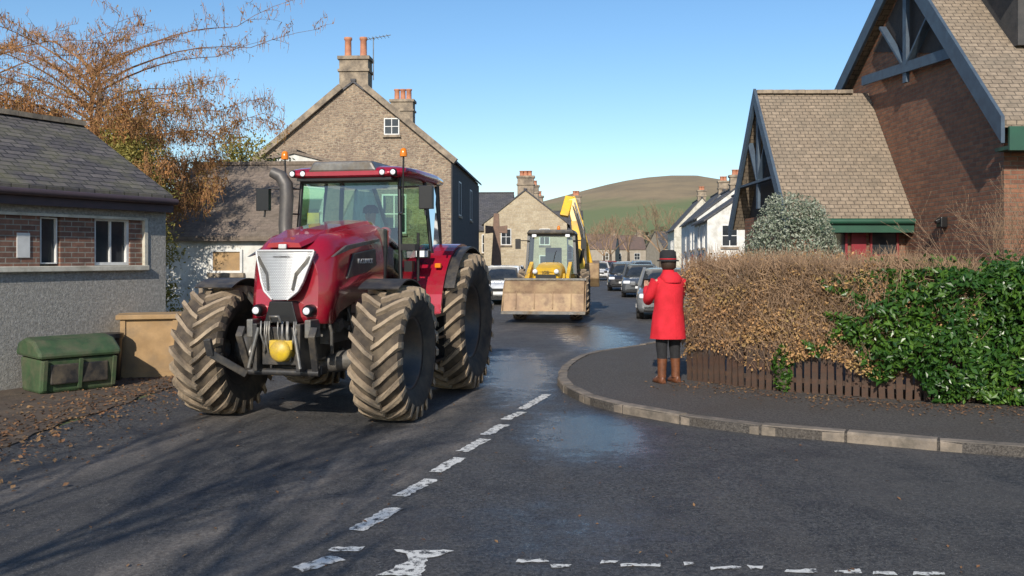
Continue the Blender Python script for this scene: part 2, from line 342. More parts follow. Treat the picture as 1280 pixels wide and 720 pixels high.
MB().prism(pv,'z',-.05,.10).build('pavement',m_pave,kind='structure')
vg=lc+[(-.8,100),(-3,60),(-8,36),(-20,30),(-20,-4)]
MB().prism(vg,'z',-.05,.022).build('verge',m_dirt,kind='structure')
mb=MB(); gap=.014
def kseg(a,b2):
    d=(b2-a); l=d.length
    if l<.2: return
    d/=l; n=Vector((-d.y,d.x))
    a2=a+d*gap; b3=b2-d*gap; dz=random.uniform(-.008,.006); dx=random.uniform(-.008,.008)
    vs=[]
    for p in (a2,b3):
        for o,z in ((.015,-.05),(.015,.090),(-.005,.110),(-.12,.114),(-.12,-.05)):
            q=p+n*(o+dx); vs.append((q.x,q.y,z+dz))
    mb.add(vs,[(0,1,2,3,4),(9,8,7,6,5),(0,5,6,1),(1,6,7,2),(2,7,8,3),(3,8,9,4)])
last=kc[0]; run=0
for i in range(1,len(kc)):
    run+=(kc[i]-kc[i-1]).length
    if run>=.7: kseg(last,kc[i]); last=kc[i]; run=0
mb.build('kerb',m_kerb,kind='structure')
# markings
m,nt,b=_nt('road_paint'); c_=objco(nt); b.inputs['Roughness'].default_value=.7
c=mix(nt,ramp(nt,noise(nt,c_,20,8,.8),.50,.57),(.66,.65,.61),(.06,.06,.06)); L(nt,c,b.inputs['Base Color']); bump(nt,b,noise(nt,c_,70,3),.5,.01); m_paint=m
def ragged(poly,jit=.015,step=.04):
    out=[]
    for i in range(len(poly)):
        a=Vector(poly[i]);b2=Vector(poly[(i+1)%len(poly)]); n=max(1,int((b2-a).length/step))
        for k in range(n):
            p=a.lerp(b2,k/n); out.append((p.x+random.uniform(-jit,jit),p.y+random.uniform(-jit,jit),.013))
    return out
def mark(poly):
    q=ragged(poly); MB().add(q,[tuple(range(len(q)))]).build('road_marking',m_paint,kind='structure')
for a,b2 in [((445,665),(495,637)),((500,622),(540,601)),((543,592),(576,574)),((578,566),(606,550)),((606,545),(630,532)),((630,526),(653,516)),((652,513),(684,494)),((372,714),(424,699))]:
    A=Vector(G(*a));B=Vector(G(*b2));d=(B-A).normalized();n=Vector((-d.y,d.x))*.060
    mark([A-n,B-n,B+n,A+n])
mark([G(408,691),G(452,691),G(458,686),G(412,686)])
mark([G(492,690),G(565,690),G(552,697),G(535,700),G(528,722),G(470,722),G(510,705),G(512,697)])
for x,y,wd in [(665,703,40),(700,709,25),(762,704,20),(800,708,50),(860,706,12),(905,712,40),(945,711,18),(1000,716,40),(1060,716,30),(1105,718,30),(1160,719,40)]:
    mark([G(x-wd/2,y+2.5),G(x+wd/2,y+2.5),G(x+wd/2,y-1.5),G(x-wd/2,y-1.5)])
N=5000; t=rng.random(N); Yp=3+t*14; xl=np.interp(Yp,[3,8.7,12.3,18],[-5.1,-4.85,-4.7,-4.1])
C=np.stack([xl+np.where(rng.random(N)<.6,-1,1)*np.abs(rng.normal(size=N))*.55-.1,Yp,np.full(N,.03)],1)
leaves('leaf_litter',C,.045,l_litter,nrm=np.array([0,0,1.]),spread=.35,aspect=.7,kind='stuff')
N=2600; q=rng.random(N)*9; C=np.stack([2.2+q+rng.normal(size=N)*.25,np.interp(2.2+q,[2.4,3.6,4.8,5.95,11],[12.6,11.4,10.7,10.4,9.8])-np.abs(rng.normal(size=N))*.45,np.full(N,.112)],1)
leaves('fallen_leaves',C,.035,l_litter,nrm=np.array([0,0,1.]),spread=.3,aspect=.7,kind='stuff')
N=320; C=np.stack([rng.uniform(-4.5,3,N),rng.uniform(3.5,12,N),np.full(N,.018)],1)
leaves('scattered_leaves',C,.03,l_litter,nrm=np.array([0,0,1.]),spread=.3,aspect=.6,kind='stuff')
# hill
m,nt,b=_nt('hillside'); b.inputs['Roughness'].default_value=1; c_=objco(nt); s_=nt.nodes.new('ShaderNodeSeparateXYZ'); L(nt,c_,s_.inputs[0])
nz=noise(nt,c_,.012,6); ad=math_(nt,'MULTIPLY_ADD',nz,50,s_.outputs[2])
mr=nt.nodes.new('ShaderNodeMapRange'); L(nt,ad,mr.inputs[0]); mr.inputs[1].default_value=58; mr.inputs[2].default_value=74
vor=nt.nodes.new('ShaderNodeTexVoronoi'); vor.inputs['Scale'].default_value=.012; L(nt,c_,vor.inputs['Vector']); vf=nt.nodes.new('ShaderNodeRGBToBW'); L(nt,vor.outputs['Color'],vf.inputs[0])
fld=ramp(nt,vf.outputs[0],.2,.8,(.115,.16,.06),(.17,.18,.085))
c=mix(nt,mr.outputs[0],fld,mix(nt,ramp(nt,noise(nt,c_,.03,8,.7),.4,.65),(.28,.21,.12),(.20,.155,.095))); L(nt,c,b.inputs['Base Color']); m_hill=m
xs=np.linspace(-900,1500,120); ys=np.linspace(350,1600,60); V=[];Fs=[]
for j,y in enumerate(ys):
    for i,x in enumerate(xs):
        sy=min(1,max(0,(y-380)/520)); sy=sy*sy*(3-2*sy)
        if y>950: sy*=math.exp(-((y-950)/500)**2)
        dx=x-150; hb=47*math.exp(-(dx/(400 if dx<0 else 500))**2)+33*math.exp(-(abs(dx)/(125 if dx<0 else 80))**2.6)
        z=hb*sy+2.0*math.sin(x*.03+y*.01)*sy-1
        V.append((x,y,z))
for j in range(59):
    for i in range(119): a=j*120+i; Fs.append((a,a+1,a+121,a+120))
MB().add(V,Fs,0,True).build('hill',m_hill,kind='structure')

# ---------------- buildings ----------------
def window(parent,pos,w,h,rz,cols=2,rows=2,frame=m_whitepaint,glass=m_winglass,name='window',sill=True,d=.02):
    g=MB().box(-w/2,w/2,-d*.3,d,-h/2,h/2).build(name,glass,parent,loc=pos,rot=(0,0,rz))
    t=min(.06,w*.08); f=MB()
    f.box(-w/2-t,-w/2,-d*2,d,-h/2-t,h/2+t).box(w/2,w/2+t,-d*2,d,-h/2-t,h/2+t).box(-w/2,w/2,-d*2,d,h/2,h/2+t).box(-w/2,w/2,-d*2,d,-h/2-t,-h/2)
    for i in range(1,cols): x=-w/2+w*i/cols; f.box(x-t/3,x+t/3,-d*1.3,d*.5,-h/2,h/2)
    for i in range(1,rows): z=-h/2+h*i/rows; f.box(-w/2,w/2,-d*1.4,d*.4,z-t/3,z+t/3)
    f.build('frame',frame,g)
    if sill: MB().box(-w/2-.1,w/2+.1,-.1,d,-h/2-t-.1,-h/2-t-.002).build('sill',m_dressed,g)
    return g
def chimney(parent,x,y,z0,z1,wx,wy,pots,mat=m_dressed,ph=.6):
    c=MB(); c.box(x-wx/2,x+wx/2,y-wy/2,y+wy/2,z0,z1); c.box(x-wx/2-.07,x+wx/2+.07,y-wy/2-.07,y+wy/2+.07,z1,z1+.14); c.box(x-wx/2-.06,x+wx/2+.06,y-wy/2-.06,y+wy/2+.06,z1-.5,z1-.4)
    ch=c.build('chimney',mat,parent)
    for i in range(pots):
        px=x+(0 if pots==1 else (-.5+i/(pots-1))*(wx-.55))
        r=.17; MB().lathe([(r,0),(r,ph*.1),(r*.85,ph*.15),(r*.8,ph*.85),(r,ph*.9),(r,ph),(r*.65,ph),(r*.65,ph*.5)],12,0,'z',(px,y,z1+.14)).build('chimney_pot',m_pot,ch)
    return ch
def house(name,label,cat,loc,rz,w,l,eave,ridge,axis,wm,rm,wins=(),doors=(),chims=(),group=None,ov=.18,gut=True):
    r=E(name,label,cat,loc,rz,group); t=.1
    if axis=='y':
        MB().prism([(-w/2,0),(w/2,0),(w/2,eave),(0,ridge),(-w/2,eave)],'y',0,l).build('wall',wm,r)
        s=(ridge-eave)/(w/2); rb=MB()
        for sg in (-1,1): rb.prism([(sg*(w/2+ov),eave-ov*s+.02),(0,ridge+.02),(0,ridge+.02+t),(sg*(w/2+ov),eave-ov*s+.02+t)],'y',-.08,l+.08)
        rb.beam((0,-.09,ridge+t+.03),(0,l+.09,ridge+t+.03),.22,.09)
    else:
        MB().prism([(0,0),(l,0),(l,eave),(l/2,ridge),(0,eave)],'x',-w/2,w/2).build('wall',wm,r)
        s=(ridge-eave)/(l/2); rb=MB()
        rb.prism([(-ov,eave-ov*s+.02),(l/2,ridge+.02),(l/2,ridge+.02+t),(-ov,eave-ov*s+.02+t)],'x',-w/2-.08,w/2+.08)
        rb.prism([(l+ov,eave-ov*s+.02),(l/2,ridge+.02),(l/2,ridge+.02+t),(l+ov,eave-ov*s+.02+t)],'x',-w/2-.08,w/2+.08)
        rb.beam((-w/2-.09,l/2,ridge+t+.03),(w/2+.09,l/2,ridge+t+.03),.22,.09)
    roof=rb.build('roof',rm,r)
    for c in chims: chimney(roof,*c)
    for (fc,u,z,ww,hh) in wins:
        if fc=='f': window(r,(u,-.015,z),ww,hh,0)
        if fc=='l': window(r,(-w/2-.015,u,z),ww,hh,-math.pi/2)
        if fc=='r': window(r,(w/2+.015,u,z),ww,hh,math.pi/2)
    for (fc,u,ww,hh,mt) in doors:
        pos,rr={'f':((u,-.03,hh/2),0),'l':((-w/2-.03,u,hh/2),-math.pi/2),'r':((w/2+.03,u,hh/2),math.pi/2)}[fc]
        d=MB().box(-ww/2,ww/2,-.02,.04,-hh/2,hh/2).build('door',mt,r,loc=pos,rot=(0,0,rr),bevel=.01)
        MB().tube([(ww*.35,-.06,0),(ww*.35,-.02,0)],.03,8).build('handle',m_chrome,d)
    return r,roof
# left low building
r=E('outbuilding','low harled outbuilding with mossy slate roof and brick window band','outbuilding',(-5.57,14.8,0),math.atan2(.89,.456))
mb=MB().box(-9,0,0,.3,0,1.6).box(-.38,0,0,.3,1.6,2.72).box(-9,-.38,0,.3,2.4,2.72).prism([(.3,0),(4,0),(4,2.7),(2,3.9),(.3,2.85)],'x',-.3,0).box(-9,-.3,3.7,4,0,2.7)
mb.build('wall',m_harl,r)
for a,b2 in ((-9,-4.6),(-4.1,-3.3),(-3.0,-2.19),(-1.87,-1.30),(-.66,-.43)): MB().box(a,b2,.04,.29,1.68,2.4).build('brick_panel',m_brickd,r)
MB().box(-9,-.38,-.07,.28,1.6,1.68).build('sill',m_cream,r,bevel=.01)
MB().box(-.43,-.37,-.02,.25,1.68,2.4).build('trim',m_cream,r)
MB().box(-9,-.38,-.012,-.002,2.38,2.42).build('lintel_trim',m_cream,r)
for a,b2,c in ((-1.30,-.66,2),(-2.19,-1.87,1),(-3.3,-3.0,1),(-4.6,-4.1,1)): window(r,((a+b2)/2,.13,2.04),b2-a-.09,.62,0,c,1,m_whitepaint,m_winglass,sill=False,d=.03)
MB().box(-2.54,-2.35,.025,.038,1.80,2.14).build('notice',m_whitepaint,r)
s_=(3.97-2.78)/2.0; ov=.13
rf=MB().prism([(-ov,2.78-ov*s_),(2,3.97),(2,4.06),(-ov,2.78-ov*s_+.09)],'x',-9,.03).prism([(4.15,2.78-.15*s_),(2,3.97),(2,4.06),(4.15,2.78-.15*s_+.09)],'x',-9,.03)
roof=rf.build('roof',m_slate,r)
mb=MB()
for k in range(22): mb.beam((-9+k*.41,2,4.085+random.uniform(-.008,.008)),(-9+k*.41+.40,2,4.085+random.uniform(-.008,.008)),.2,.08)
mb.build('ridge_tiles',m_dressed,roof)
MB().box(-9,.02,-.15,-.12,2.52,2.68).box(-9,.02,-.12,0,2.54,2.57).build('fascia',m_fascia,roof)
MB().tube([(-9,-.20,2.69),(.04,-.20,2.69)],.05,8).build('gutter',m_fascia,roof)
# white low garage
house('garage','white rendered low garage with a boarded window and brown slate roof','garage',(-6.2,20.5,0),math.radians(-4),4.4,6.5,2.25,4.1,'x',m_white,m_brownslate)
gr=bpy.data.objects['garage']
window(gr,(-.15,-.02,1.72),.62,.42,0,1,1,m_whitepaint,m_wood,name='boarded_window')
r,roof=house('stone_house','tall rubble stone gabled house with chimneys and slate roof','house',(-6.55,38,0),math.radians(-3),8.1,12.5,5.85,9.0,'y',m_stone,m_slatey,
  wins=[('f',1.6,7.2,.55,.6),('f',-1.8,3.6,.9,1.5),('f',1.7,3.6,.9,1.5),('r',3,4.4,.9,1.4),('r',8,4.4,.9,1.4),('r',3,1.5,.9,1.4)],doors=[('r',6,1,2.1,m_redpaint)],
  chims=[(0,.45,8.5,10.0,1.2,.85,2,m_dressed,.85),(0,12.0,8.6,10.2,1.2,.8,3,m_dressed,.6)])
mb=MB()
for sg in (-1,1): mb.beam((sg*4.25,-.03,5.85-.1),(sg*.5,-.03,8.85),.35,.24)
mb.build('skew_stone',m_dressed,roof)
MB().box(4.055,4.10,.02,12.48,0,5.7).build('side_sheet',m_darkwall,r)  # thin dark sheet over the right-hand wall
an=MB().tube([(.75,.4,9.2),(.75,.4,11)],.02,6).tube([(.5,.4,10.9),(1.5,.3,11.05)],.015,6)
for k in range(6): an.tube([(.6+k*.15,.1,10.93+k*.02),(.6+k*.15,.7,10.93+k*.02)],.01,5)
an.build('aerial',m_grey,roof)
house('white_extension','white harled wing with shallow slate roof against the stone house','house',(-8.0,33.8,0),math.radians(-3),2.8,4.1,5.25,5.6,'y',m_white,m_brownslate,wins=[('f',0,3.4,.8,1.1)],chims=[])
house('beige_house','beige sandstone house with slate roof and tall chimneys','house',(.9,62,0),math.radians(-4),5.6,9,4.1,6.3,'y',m_stone2,m_slatey,
  wins=[('f',-1.3,3.2,.6,1),('f',1.3,3.2,.6,1),('f',1.4,1.3,.8,1.2),('r',3,3.0,.7,1.2)],chims=[(0,.5,6.0,7.2,1.1,.7,3,m_dressed,.35),(0,8.5,6.0,7.2,1.1,.7,3,m_dressed,.35)])
house('slate_house','grey slate roofed terrace with stone walls','house',(-3.2,66,0),math.radians(-4),6,8,3.8,6.6,'x',m_stone2,m_slatex,wins=[('f',1.5,2.8,.8,1.2)],chims=[])
house('gabled_cottage','small sandstone cottage with a dark slate roof and chimney','house',(3.4,74,0),math.radians(-6),4.2,8,3.4,5.6,'x',m_stone2,m_slatex,wins=[('f',-.8,2.2,.8,1),('f',1,2.2,.8,1)],chims=[(-1.6,4,5.3,6.9,.8,.7,2,m_dressed,.4),(1.6,4,5.3,6.9,.8,.7,2,m_dressed,.4)])
mb=MB().box(-.7,.7,-.7,.7,0,.3).box(-.45,.45,-.45,.45,.3,1.1).prism([(-.3,1.1),(.3,1.1),(.18,3.0),(.18,3.15),(.6,3.1),(.6,3.55),(.18,3.5),(.14,4.2),(-.14,4.2),(-.18,3.5),(-.6,3.55),(-.6,3.1),(-.18,3.15),(-.18,3.0)],'y',-.14,.14)
mb.build('stone_cross',M('red_sandstone',(.24,.15,.11),(.16,.11,.085),rough=.9),bevel=.03,label='tall red sandstone memorial cross on stepped base',category='monument',loc=(-.85,50,0))
for i,(x,y,wd,ln,ev,rd,wm) in enumerate([(12.0,46,4.4,7,3.7,5.2,m_white),(14.2,58,5.0,8,4.3,6.2,m_white),(16.6,72,5.2,9,4.6,7.0,m_white),(18.6,90,5.4,10,4.6,7.6,m_cream)]):
    house('white_house',['white rendered terraced house with grey slate roof','white gabled house with slate roof beside the road','white two storey house with chimney and slate roof','cream rendered house down the street'][i],'house',(x,y,.0),math.radians(-6),wd,ln,ev,rd,'y',wm,m_slatey,
      wins=[('f',-1.1,2.9,.7,1.0),('f',1.1,2.9,.7,1.0),('f',-1.1,1.3,.7,1.0),('l',1.6,2.9,.7,1.1),('l',4.0,2.9,.7,1.1),('l',5.8,1.2,.8,1.1)],doors=[('l',3.2,.9,2,m_redpaint)],chims=[(0,.5,rd-.3,rd+.7,.8,.6,2,m_dressed,.35)],group='houses along the street')
for i,(x,y,c) in enumerate([(15,165,m_redroof),(22,175,m_redroof),(28,150,m_slatex),(9,185,m_slatex),(34,180,m_redroof),(16,205,m_slatex),(24,200,m_redroof)]):
    house('distant_house','distant dull harled house with brown roof' if c==m_redroof else 'distant dull harled house with grey slate roof','house',(x,y,0),random.uniform(-.4,.3),7.0,7,3.4,6.0,'x',m_dull,c,wins=[('f',-1.8,2,1,1.2),('f',1.8,2,1,1.2)],chims=[(2.8,3.5,5.8,6.9,.8,.8,0)],group='houses at the end of the street')
# brick hall
r=E('brick_hall','modern orange brick hall with blue timber gables and tiled roof','hall',(8.02,15,0))
RW=5.38; E0=4.25
MB().prism([(0,0),(6.84,0),(6.84,5.7),(3.5,7.6),(0,4.1)],'x',0,10).box(-2.3,-.002,3.75,7.6,0,2.75).build('wall',m_brick,r)
MB().prism([(3.75,2.7),(7.6,2.7),(5.7,RW-.26)],'x',-2.2,-.003).prism([(1.45,5.45),(5.35,6.35),(3.5,7.5)],'x',-.03,-.002).build('gable_boarding',m_darktimber,r)
def slab(mb,y0,z0,y1,z1,x0,x1,t=.12): mb.prism([(y0,z0),(y1,z1),(y1,z1+t),(y0,z0+t)],'x',x0,x1)
s1=(7.75-E0)/3.5; s2=(7.75-5.83)/3.34
mr=MB(); slab(mr,-.38,E0-.38*s1,3.5,7.75,-.20,10.2); slab(mr,7.2,5.83-.36*s2,3.5,7.75,-.20,10.2); mr.beam((-.21,3.5,7.9),(10.2,3.5,7.9),.25,.1)
roof=mr.build('roof',m_tile,r)
wr=MB(); sw=(RW-2.80)/2.1; slab(wr,3.35,2.80-.25*sw,5.7,RW,-2.52,-.004); slab(wr,8.05,2.80-.25*sw,5.7,RW,-2.52,-.004)
roof2=wr.build('roof',m_tile,r,label='lower tiled roof over the porch wing')
mb=MB()
for k in range(6): mb.beam((-2.53+k*.36,5.7,RW+.14),(-2.53+k*.36+.35,5.7,RW+.145),.2,.08)
mb.build('ridge_tiles',m_dressed,roof2)
def board(mb,p,q,h,th=.06):
    (x,y0,z0),(_,y1,z1)=p,q
    mb.prism([(y0,z0-h/2),(y1,z1-h/2),(y1,z1+h/2),(y0,z0+h/2)],'x',x-th/2,x+th/2)
X=-.24; bb=MB()
board(bb,(X,-.42,E0-.42*s1),(X,3.5,7.75),.42); board(bb,(X,3.5,7.748),(X,7.25,5.81-.38*s2),.36)
board(bb,(X+.07,1.2,5.45),(X+.07,5.6,5.75),.2,.05)
bb.beam((X+.10,3.4,5.3),(X+.10,3.4,7.5),.16,.07,up=(1,0,0)); bb.beam((X+.11,3.3,5.65),(X+.11,2.3,6.4),.05,.14,up=(1,0,0)); bb.beam((X+.11,3.5,5.7),(X+.11,4.6,6.7),.05,.14,up=(1,0,0))
bb.build('barge_board',m_timber,roof)
b3=MB(); X=-2.56
board(b3,(X,3.3,2.80-.3*sw),(X,5.7,RW+.04),.36); board(b3,(X,5.7,RW+.038),(X,8.1,2.78-.3*sw),.36)
b3.beam((X+.08,5.7,2.9),(X+.08,5.7,5.2),.14,.06,up=(1,0,0)); b3.beam((X+.1,4.2,3.5),(X+.1,7.2,3.5),.05,.16,up=(1,0,0)); b3.beam((X+.1,5.7,3.5),(X+.1,4.9,4.5),.05,.12,up=(1,0,0)); b3.beam((X+.1,5.7,3.5),(X+.1,6.5,4.5),.05,.12,up=(1,0,0))
b3.build('barge_board',m_timber,roof2)
MB().box(-.15,10,-.45,-.40,3.5,3.88).box(-.15,10,-.40,-.003,3.52,3.58).build('fascia',m_green,roof)
MB().box(-1.9,-.02,3.3,3.34,2.30,2.5).tube([(-2.5,3.27,2.52),(-.02,3.27,2.52)],.06,8).build('fascia',m_green,roof2)
window(r,(-.45,3.73,1.85),.5,1.0,0,1,2,m_redpaint); window(r,(-1.55,3.73,1.85),.6,1.0,0,1,2,m_redpaint)
dd=MB().box(-1.12,-.82,3.70,3.745,0.1,2.36).build('door',m_redpaint,r); MB().box(-.9,-.86,3.66,3.70,1.0,1.15).build('handle',m_chrome,dd)
MB().box(-.14,-.01,1.9,2.1,2.35,2.55).beam((-.2,2,2.45),(-.1,2,2.5),.1,.08).build('wall_lamp',m_black,r,bevel=.02)
MB().prism([(1.0,5.5),(2.6,5.5),(2.6,7.1),(1.7,7.5),(1.0,6.9)],'x',.78,2.6).prism([(.75,6.55),(1.6,7.45),(2.9,7.3),(2.9,7.4),(1.6,7.6),(.75,6.7)],'x',.6,2.9).build('dormer',m_darkwall,roof)

# ---------------- street things left ----------------
b_=E('grit_bin','weathered green plastic grit bin with domed lid against the wall','bin',(-6.02,12.5,.022),math.radians(48)); b_.scale=(.9,.9,.95)
MB().prism([(-.33,0.0),(.33,0.0),(.40,.48),(-.40,.48)],'x',-.55,.55).build('body',m_bin,b_,bevel=.04)
MB().prism([(-.45,.48),(.43,.5),(.43,.56),(.36,.68),(.1,.76),(-.2,.72),(-.45,.56)],'x',-.6,.6).build('lid',m_bin,b_,bevel=.04)
MB().box(-.42,.42,-.40,-.365,.12,.40).build('front_recess',m_dark,b_,bevel=.02)
for x in (-.5,0,.5): MB().beam((x,-.37,.05),(x,-.44,.46),.05,.04).build('rib',m_bin,b_)
b_=E('storage_box','weathered plywood storage box with overhanging lid','box',(-5.50,14.0,.022),math.radians(18))
MB().box(-.4,.4,-.3,.3,0,.86).build('body',m_wood,b_,bevel=.01)
MB().box(-.46,.46,-.36,.34,.86,.93).build('lid',m_wood,b_,bevel=.01)
mb=MB().box(-.4,-.33,-.325,-.302,0,.85).box(.33,.4,-.325,-.302,0,.85).box(-.33,.33,-.325,-.302,.0,.07); mb.build('batten',m_wood,b_)
MB().tube([(0,0,0),(0,0,.62)],[.16,.19],14).tube([(0,0,.62),(0,0,.68)],[.21,.2],14).build('litter_bin',m_black,label='small black litter bin beside the green bin',category='bin',loc=(-5.85,13.35,.022))

# ---------------- TRACTOR ----------------
def arcstrip(mb,cy,cz,r,x0,x1,a0,a1,th=.03,n=14,mi=0):
    rings=[]
    for k in range(n+1):
        a=math.radians(a0+(a1-a0)*k/n); c,s=math.cos(a),math.sin(a)
        rings.append([(x0,cy-r*c,cz+r*s),(x1,cy-r*c,cz+r*s),(x1,cy-(r+th)*c,cz+(r+th)*s),(x0,cy-(r+th)*c,cz+(r+th)*s)])
    mb.loft(rings,mi,False,True)
def agwheel(parent,loc,R,W,rr,nl,sx,rz=0,treadm=m_tread,rimm=m_rim,hub=m_grey):
    hubm=MB(); hubm.lathe([(0.001,sx*W*.12),(R*.12,sx*W*.12),(R*.13,sx*W*.02),(R*.2,sx*W*.02),(R*.22,-sx*W*.05)],20)
    for k in range(8):
        a=k*math.pi/4; y,z=R*.165*math.cos(a),R*.165*math.sin(a); hubm.tube([(sx*W*.0,y,z),(sx*W*.06,y,z)],.018,6)
    w=hubm.build('wheel',hub,parent,loc=loc,rot=(0,0,rz))
    rim=MB().lathe([(R*.15,sx*W*.0),(rr*.55,-sx*W*.02),(rr*.8,-sx*W*.16),(rr*.9,-sx*W*.1),(rr*.93,sx*W*.3),(rr*1.02,sx*W*.34),(rr*1.04,sx*W*.31)],32)
    rim.lathe([(R*.15,-sx*W*.02),(rr*.8,-sx*W*.2),(rr*.93,-sx*W*.3),(rr*1.03,-sx*W*.34)],32); rim.build('rim',rimm,w)
    t=MB(); h=W/2; g=.055*R/.74
    t.lathe([(R-g-.03,-h*.9),(R-g,-h*.6),(R-g+.01,0),(R-g,h*.6),(R-g-.03,h*.9)],48,0)
    for sg in (-1,1): t.lathe([(R-g-.03,sg*h*.9),(R-g-.09,sg*h*.98),(R*.5+rr*.5,sg*h),(rr*1.15,sg*h*.85),(rr*1.0,sg*h*.68)],48,1)
    for sg in (-1,1):
        for k in range(nl):
            t0=2*math.pi*(k+(.5 if sg>0 else 0))/nl+random.uniform(-.005,.005); rings=[]
            for i,(tt,dr,inn) in enumerate([(-.04,.0,g+.01),(.25,.002,g+.01),(.55,.006,g+.015),(.85,.014,g+.03),(.99,.03,g+.07),(1.03,.1,g+.11)]):
                x=sg*h*tt; th=t0+ (abs(tt)*h*.95/R); hw=(.027+.009*max(0,tt))/R
                ro=R-dr; ri=R-inn
                rings.append([(x,-q*math.cos(th+e),q*math.sin(th+e)) for q,e in ((ri,-hw*1.3),(ro,-hw*.85),(ro,hw*.85),(ri,hw*1.3))])
            t.loft(rings,2,False,True)
    t.build('tyre',[m_carcass,m_side,treadm],w)
    return w
TX,TY,TA=-2.29,10.38,math.radians(-12.5)
T=E('tractor','large dark red tractor with muddy tyres and silver grille','tractor',(TX,TY,.008),TA)
Rf,Rr=.745,.93
agwheel(T,(-1.03,0,Rf),Rf,.56,.40,23,-1); agwheel(T,(1.03,0,Rf),Rf,.56,.40,23,1)
agwheel(T,(-1.02,2.5,Rr),Rr,.62,.5,25,-1); agwheel(T,(1.02,2.5,Rr),Rr,.62,.5,25,1)
MB().box(-.26,.26,-.4,3.0,.66,1.12).box(-.36,.36,-.35,1.0,1.0,1.42).tube([(-.9,2.5,.93),(.9,2.5,.93)],.16,14).box(-.5,.5,2.0,3.0,.7,1.2).build('chassis',m_dark,T,bevel=.03)
mb=MB().tube([(-.85,0,.72),(-.3,0,.62),(.3,0,.62),(.85,0,.72)],[.13,.11,.11,.13],12).lathe([(.001,.0),(.19,0),(.19,.14),(.001,.14)],16,0,'x',(.68,0,Rf)).lathe([(.001,.0),(.19,0),(.19,.14),(.001,.14)],16,0,'x',(-.82,0,Rf)).tube([(-.75,.25,.7),(.75,.25,.7)],.035,8).tube([(-.3,.25,.7),(.3,.25,.7)],.06,8)
mb.build('front_axle',m_grey,T)
mb=MB()
for k in range(34):
    x=random.choice([-1,1])*random.uniform(.34,.42); y=random.uniform(-.3,1.0); z=random.uniform(.9,1.4)
    mb.beam((x,y,z),(x,y+random.uniform(.05,.3),z+random.uniform(-.1,.1)),.05,random.uniform(.04,.12))
for k in range(10):
    y=random.uniform(-.4,.9); sx=random.choice([-1,1]); mb.tube([(sx*.35,y,1.3),(sx*.46,y-.05,1.0),(sx*.4,y+.1,.75)],.02,6)
mb.box(-.36,.36,-.28,.98,.85,1.3)
mb.build('engine',m_grey,T)
def hring(y,w,zb,zt,n=24,slant=0,e=.42,ez=.42,cap=0):
    R=[]
    for k in range(n+1):
        a=math.pi*k/n; c,s=math.cos(a),math.sin(a)
        x=w*math.copysign(abs(c)**e,c); z=zb+(zt-zb)*abs(s)**ez
        R.append((x,y+slant*(z-zb)+.16*(x/w)**2*(.5 if slant else 0),z))
    return R
DY=.20; SH=(0,DY,0)
st_=[(-.85,.36,1.16,1.83,.1),(-.80,.42,1.09,1.91,.1),(-.60,.465,1.08,1.98,0),(-.25,.48,1.20,2.055,0),(.5,.495,1.38,2.15,0),(1.0,.50,1.42,2.22,0),(1.18,.49,1.42,2.22,0)]
hood=MB().loft([hring(y+(DY if y<-.5 else 0),w_,zb,zt,slant=sl) for y,w_,zb,zt,sl in st_],0).build('hood',m_red,T)
# raised centre spine with creased edges
sp_=[]
for y,w_,zt in ((-.62,.20,1.93),(-.45,.25,1.985),(-.1,.28,2.085),(.5,.30,2.165),(1.1,.31,2.23)):
    sp_.append([(-w_,y,zt-.03),(-w_*.86,y,zt+.016),(0,y,zt+.028),(w_*.86,y,zt+.016),(w_,y,zt-.03)])
MB().loft(sp_,0,False,True).build('bonnet_spine',m_red,hood,bevel=.008)
gr=MB(); rows=[(1.35,.085),(1.38,.135),(1.44,.19),(1.54,.235),(1.64,.265),(1.74,.295),(1.83,.325),(1.86,.33)]
rings=[]
for z,wd in rows:
    fr=[(wd*(k/5-1),-.915+.12*(z-1.36)+.62*(wd*(k/5-1))**2,z) for k in range(11)]
    rings.append(fr+[(x,y+.06,z) for x,y,z in reversed(fr)])
gr.loft(rings,0,False,True)
m,nt,b=_nt('grille_mesh'); c_=objco(nt); b.inputs['Roughness'].default_value=.35; b.inputs['Metallic'].default_value=.35
ch=nt.nodes.new('ShaderNodeTexBrick'); L(nt,mapping(nt,c_,(1,1,1),(math.pi/2,0,0)),ch.inputs['Vector']); ch.inputs['Scale'].default_value=1; ch.inputs['Brick Width'].default_value=.026; ch.inputs['Row Height'].default_value=.016; ch.inputs['Mortar Size'].default_value=.0035
ch.inputs['Color1'].default_value=(.66,.66,.65,1); ch.inputs['Color2'].default_value=(.56,.56,.56,1); ch.inputs['Mortar'].default_value=(.22,.22,.22,1); L(nt,ch.outputs[0],b.inputs['Base Color']); m_grille=m
grl=gr.build('grille',m_grille,hood,loc=SH)
def gy(x,z): return -.92+.12*(z-1.36)+.62*x*x
mb=MB()
for sx in (-1,1):
    mb.tube([(sx*x,gy(x,z)-.003,z) for x,z in ((.085,1.35),(.19,1.44),(.235,1.54),(.265,1.64),(.325,1.83),(.33,1.865))],.012,8)
mb.tube([(x,gy(x,1.865)-.003,1.865) for x in (-.33,-.2,-.1,0,.1,.2,.33)],.012,8)
mb.build('grille_trim',m_silver,grl)
mb=MB()
for sx in (-1,1):
    mb.beam((sx*.30,gy(.30,1.80)-.006,1.80),(sx*.17,gy(.17,1.62)-.006,1.62),.012,.035); mb.beam((sx*.17,gy(.17,1.62)-.006,1.63),(sx*.14,gy(.14,1.45)-.006,1.45),.012,.03)
mb.build('grille_louvre',m_grey,grl)
MB().box(-.045,.045,-.865,-.83,1.885,1.935).build('badge',m_silver,hood,bevel=.01,loc=SH)
text('McCORMICK',.034,m_dark,hood,(0,gy(0,1.80)+DY-.006,1.80),(math.radians(83),0,0))
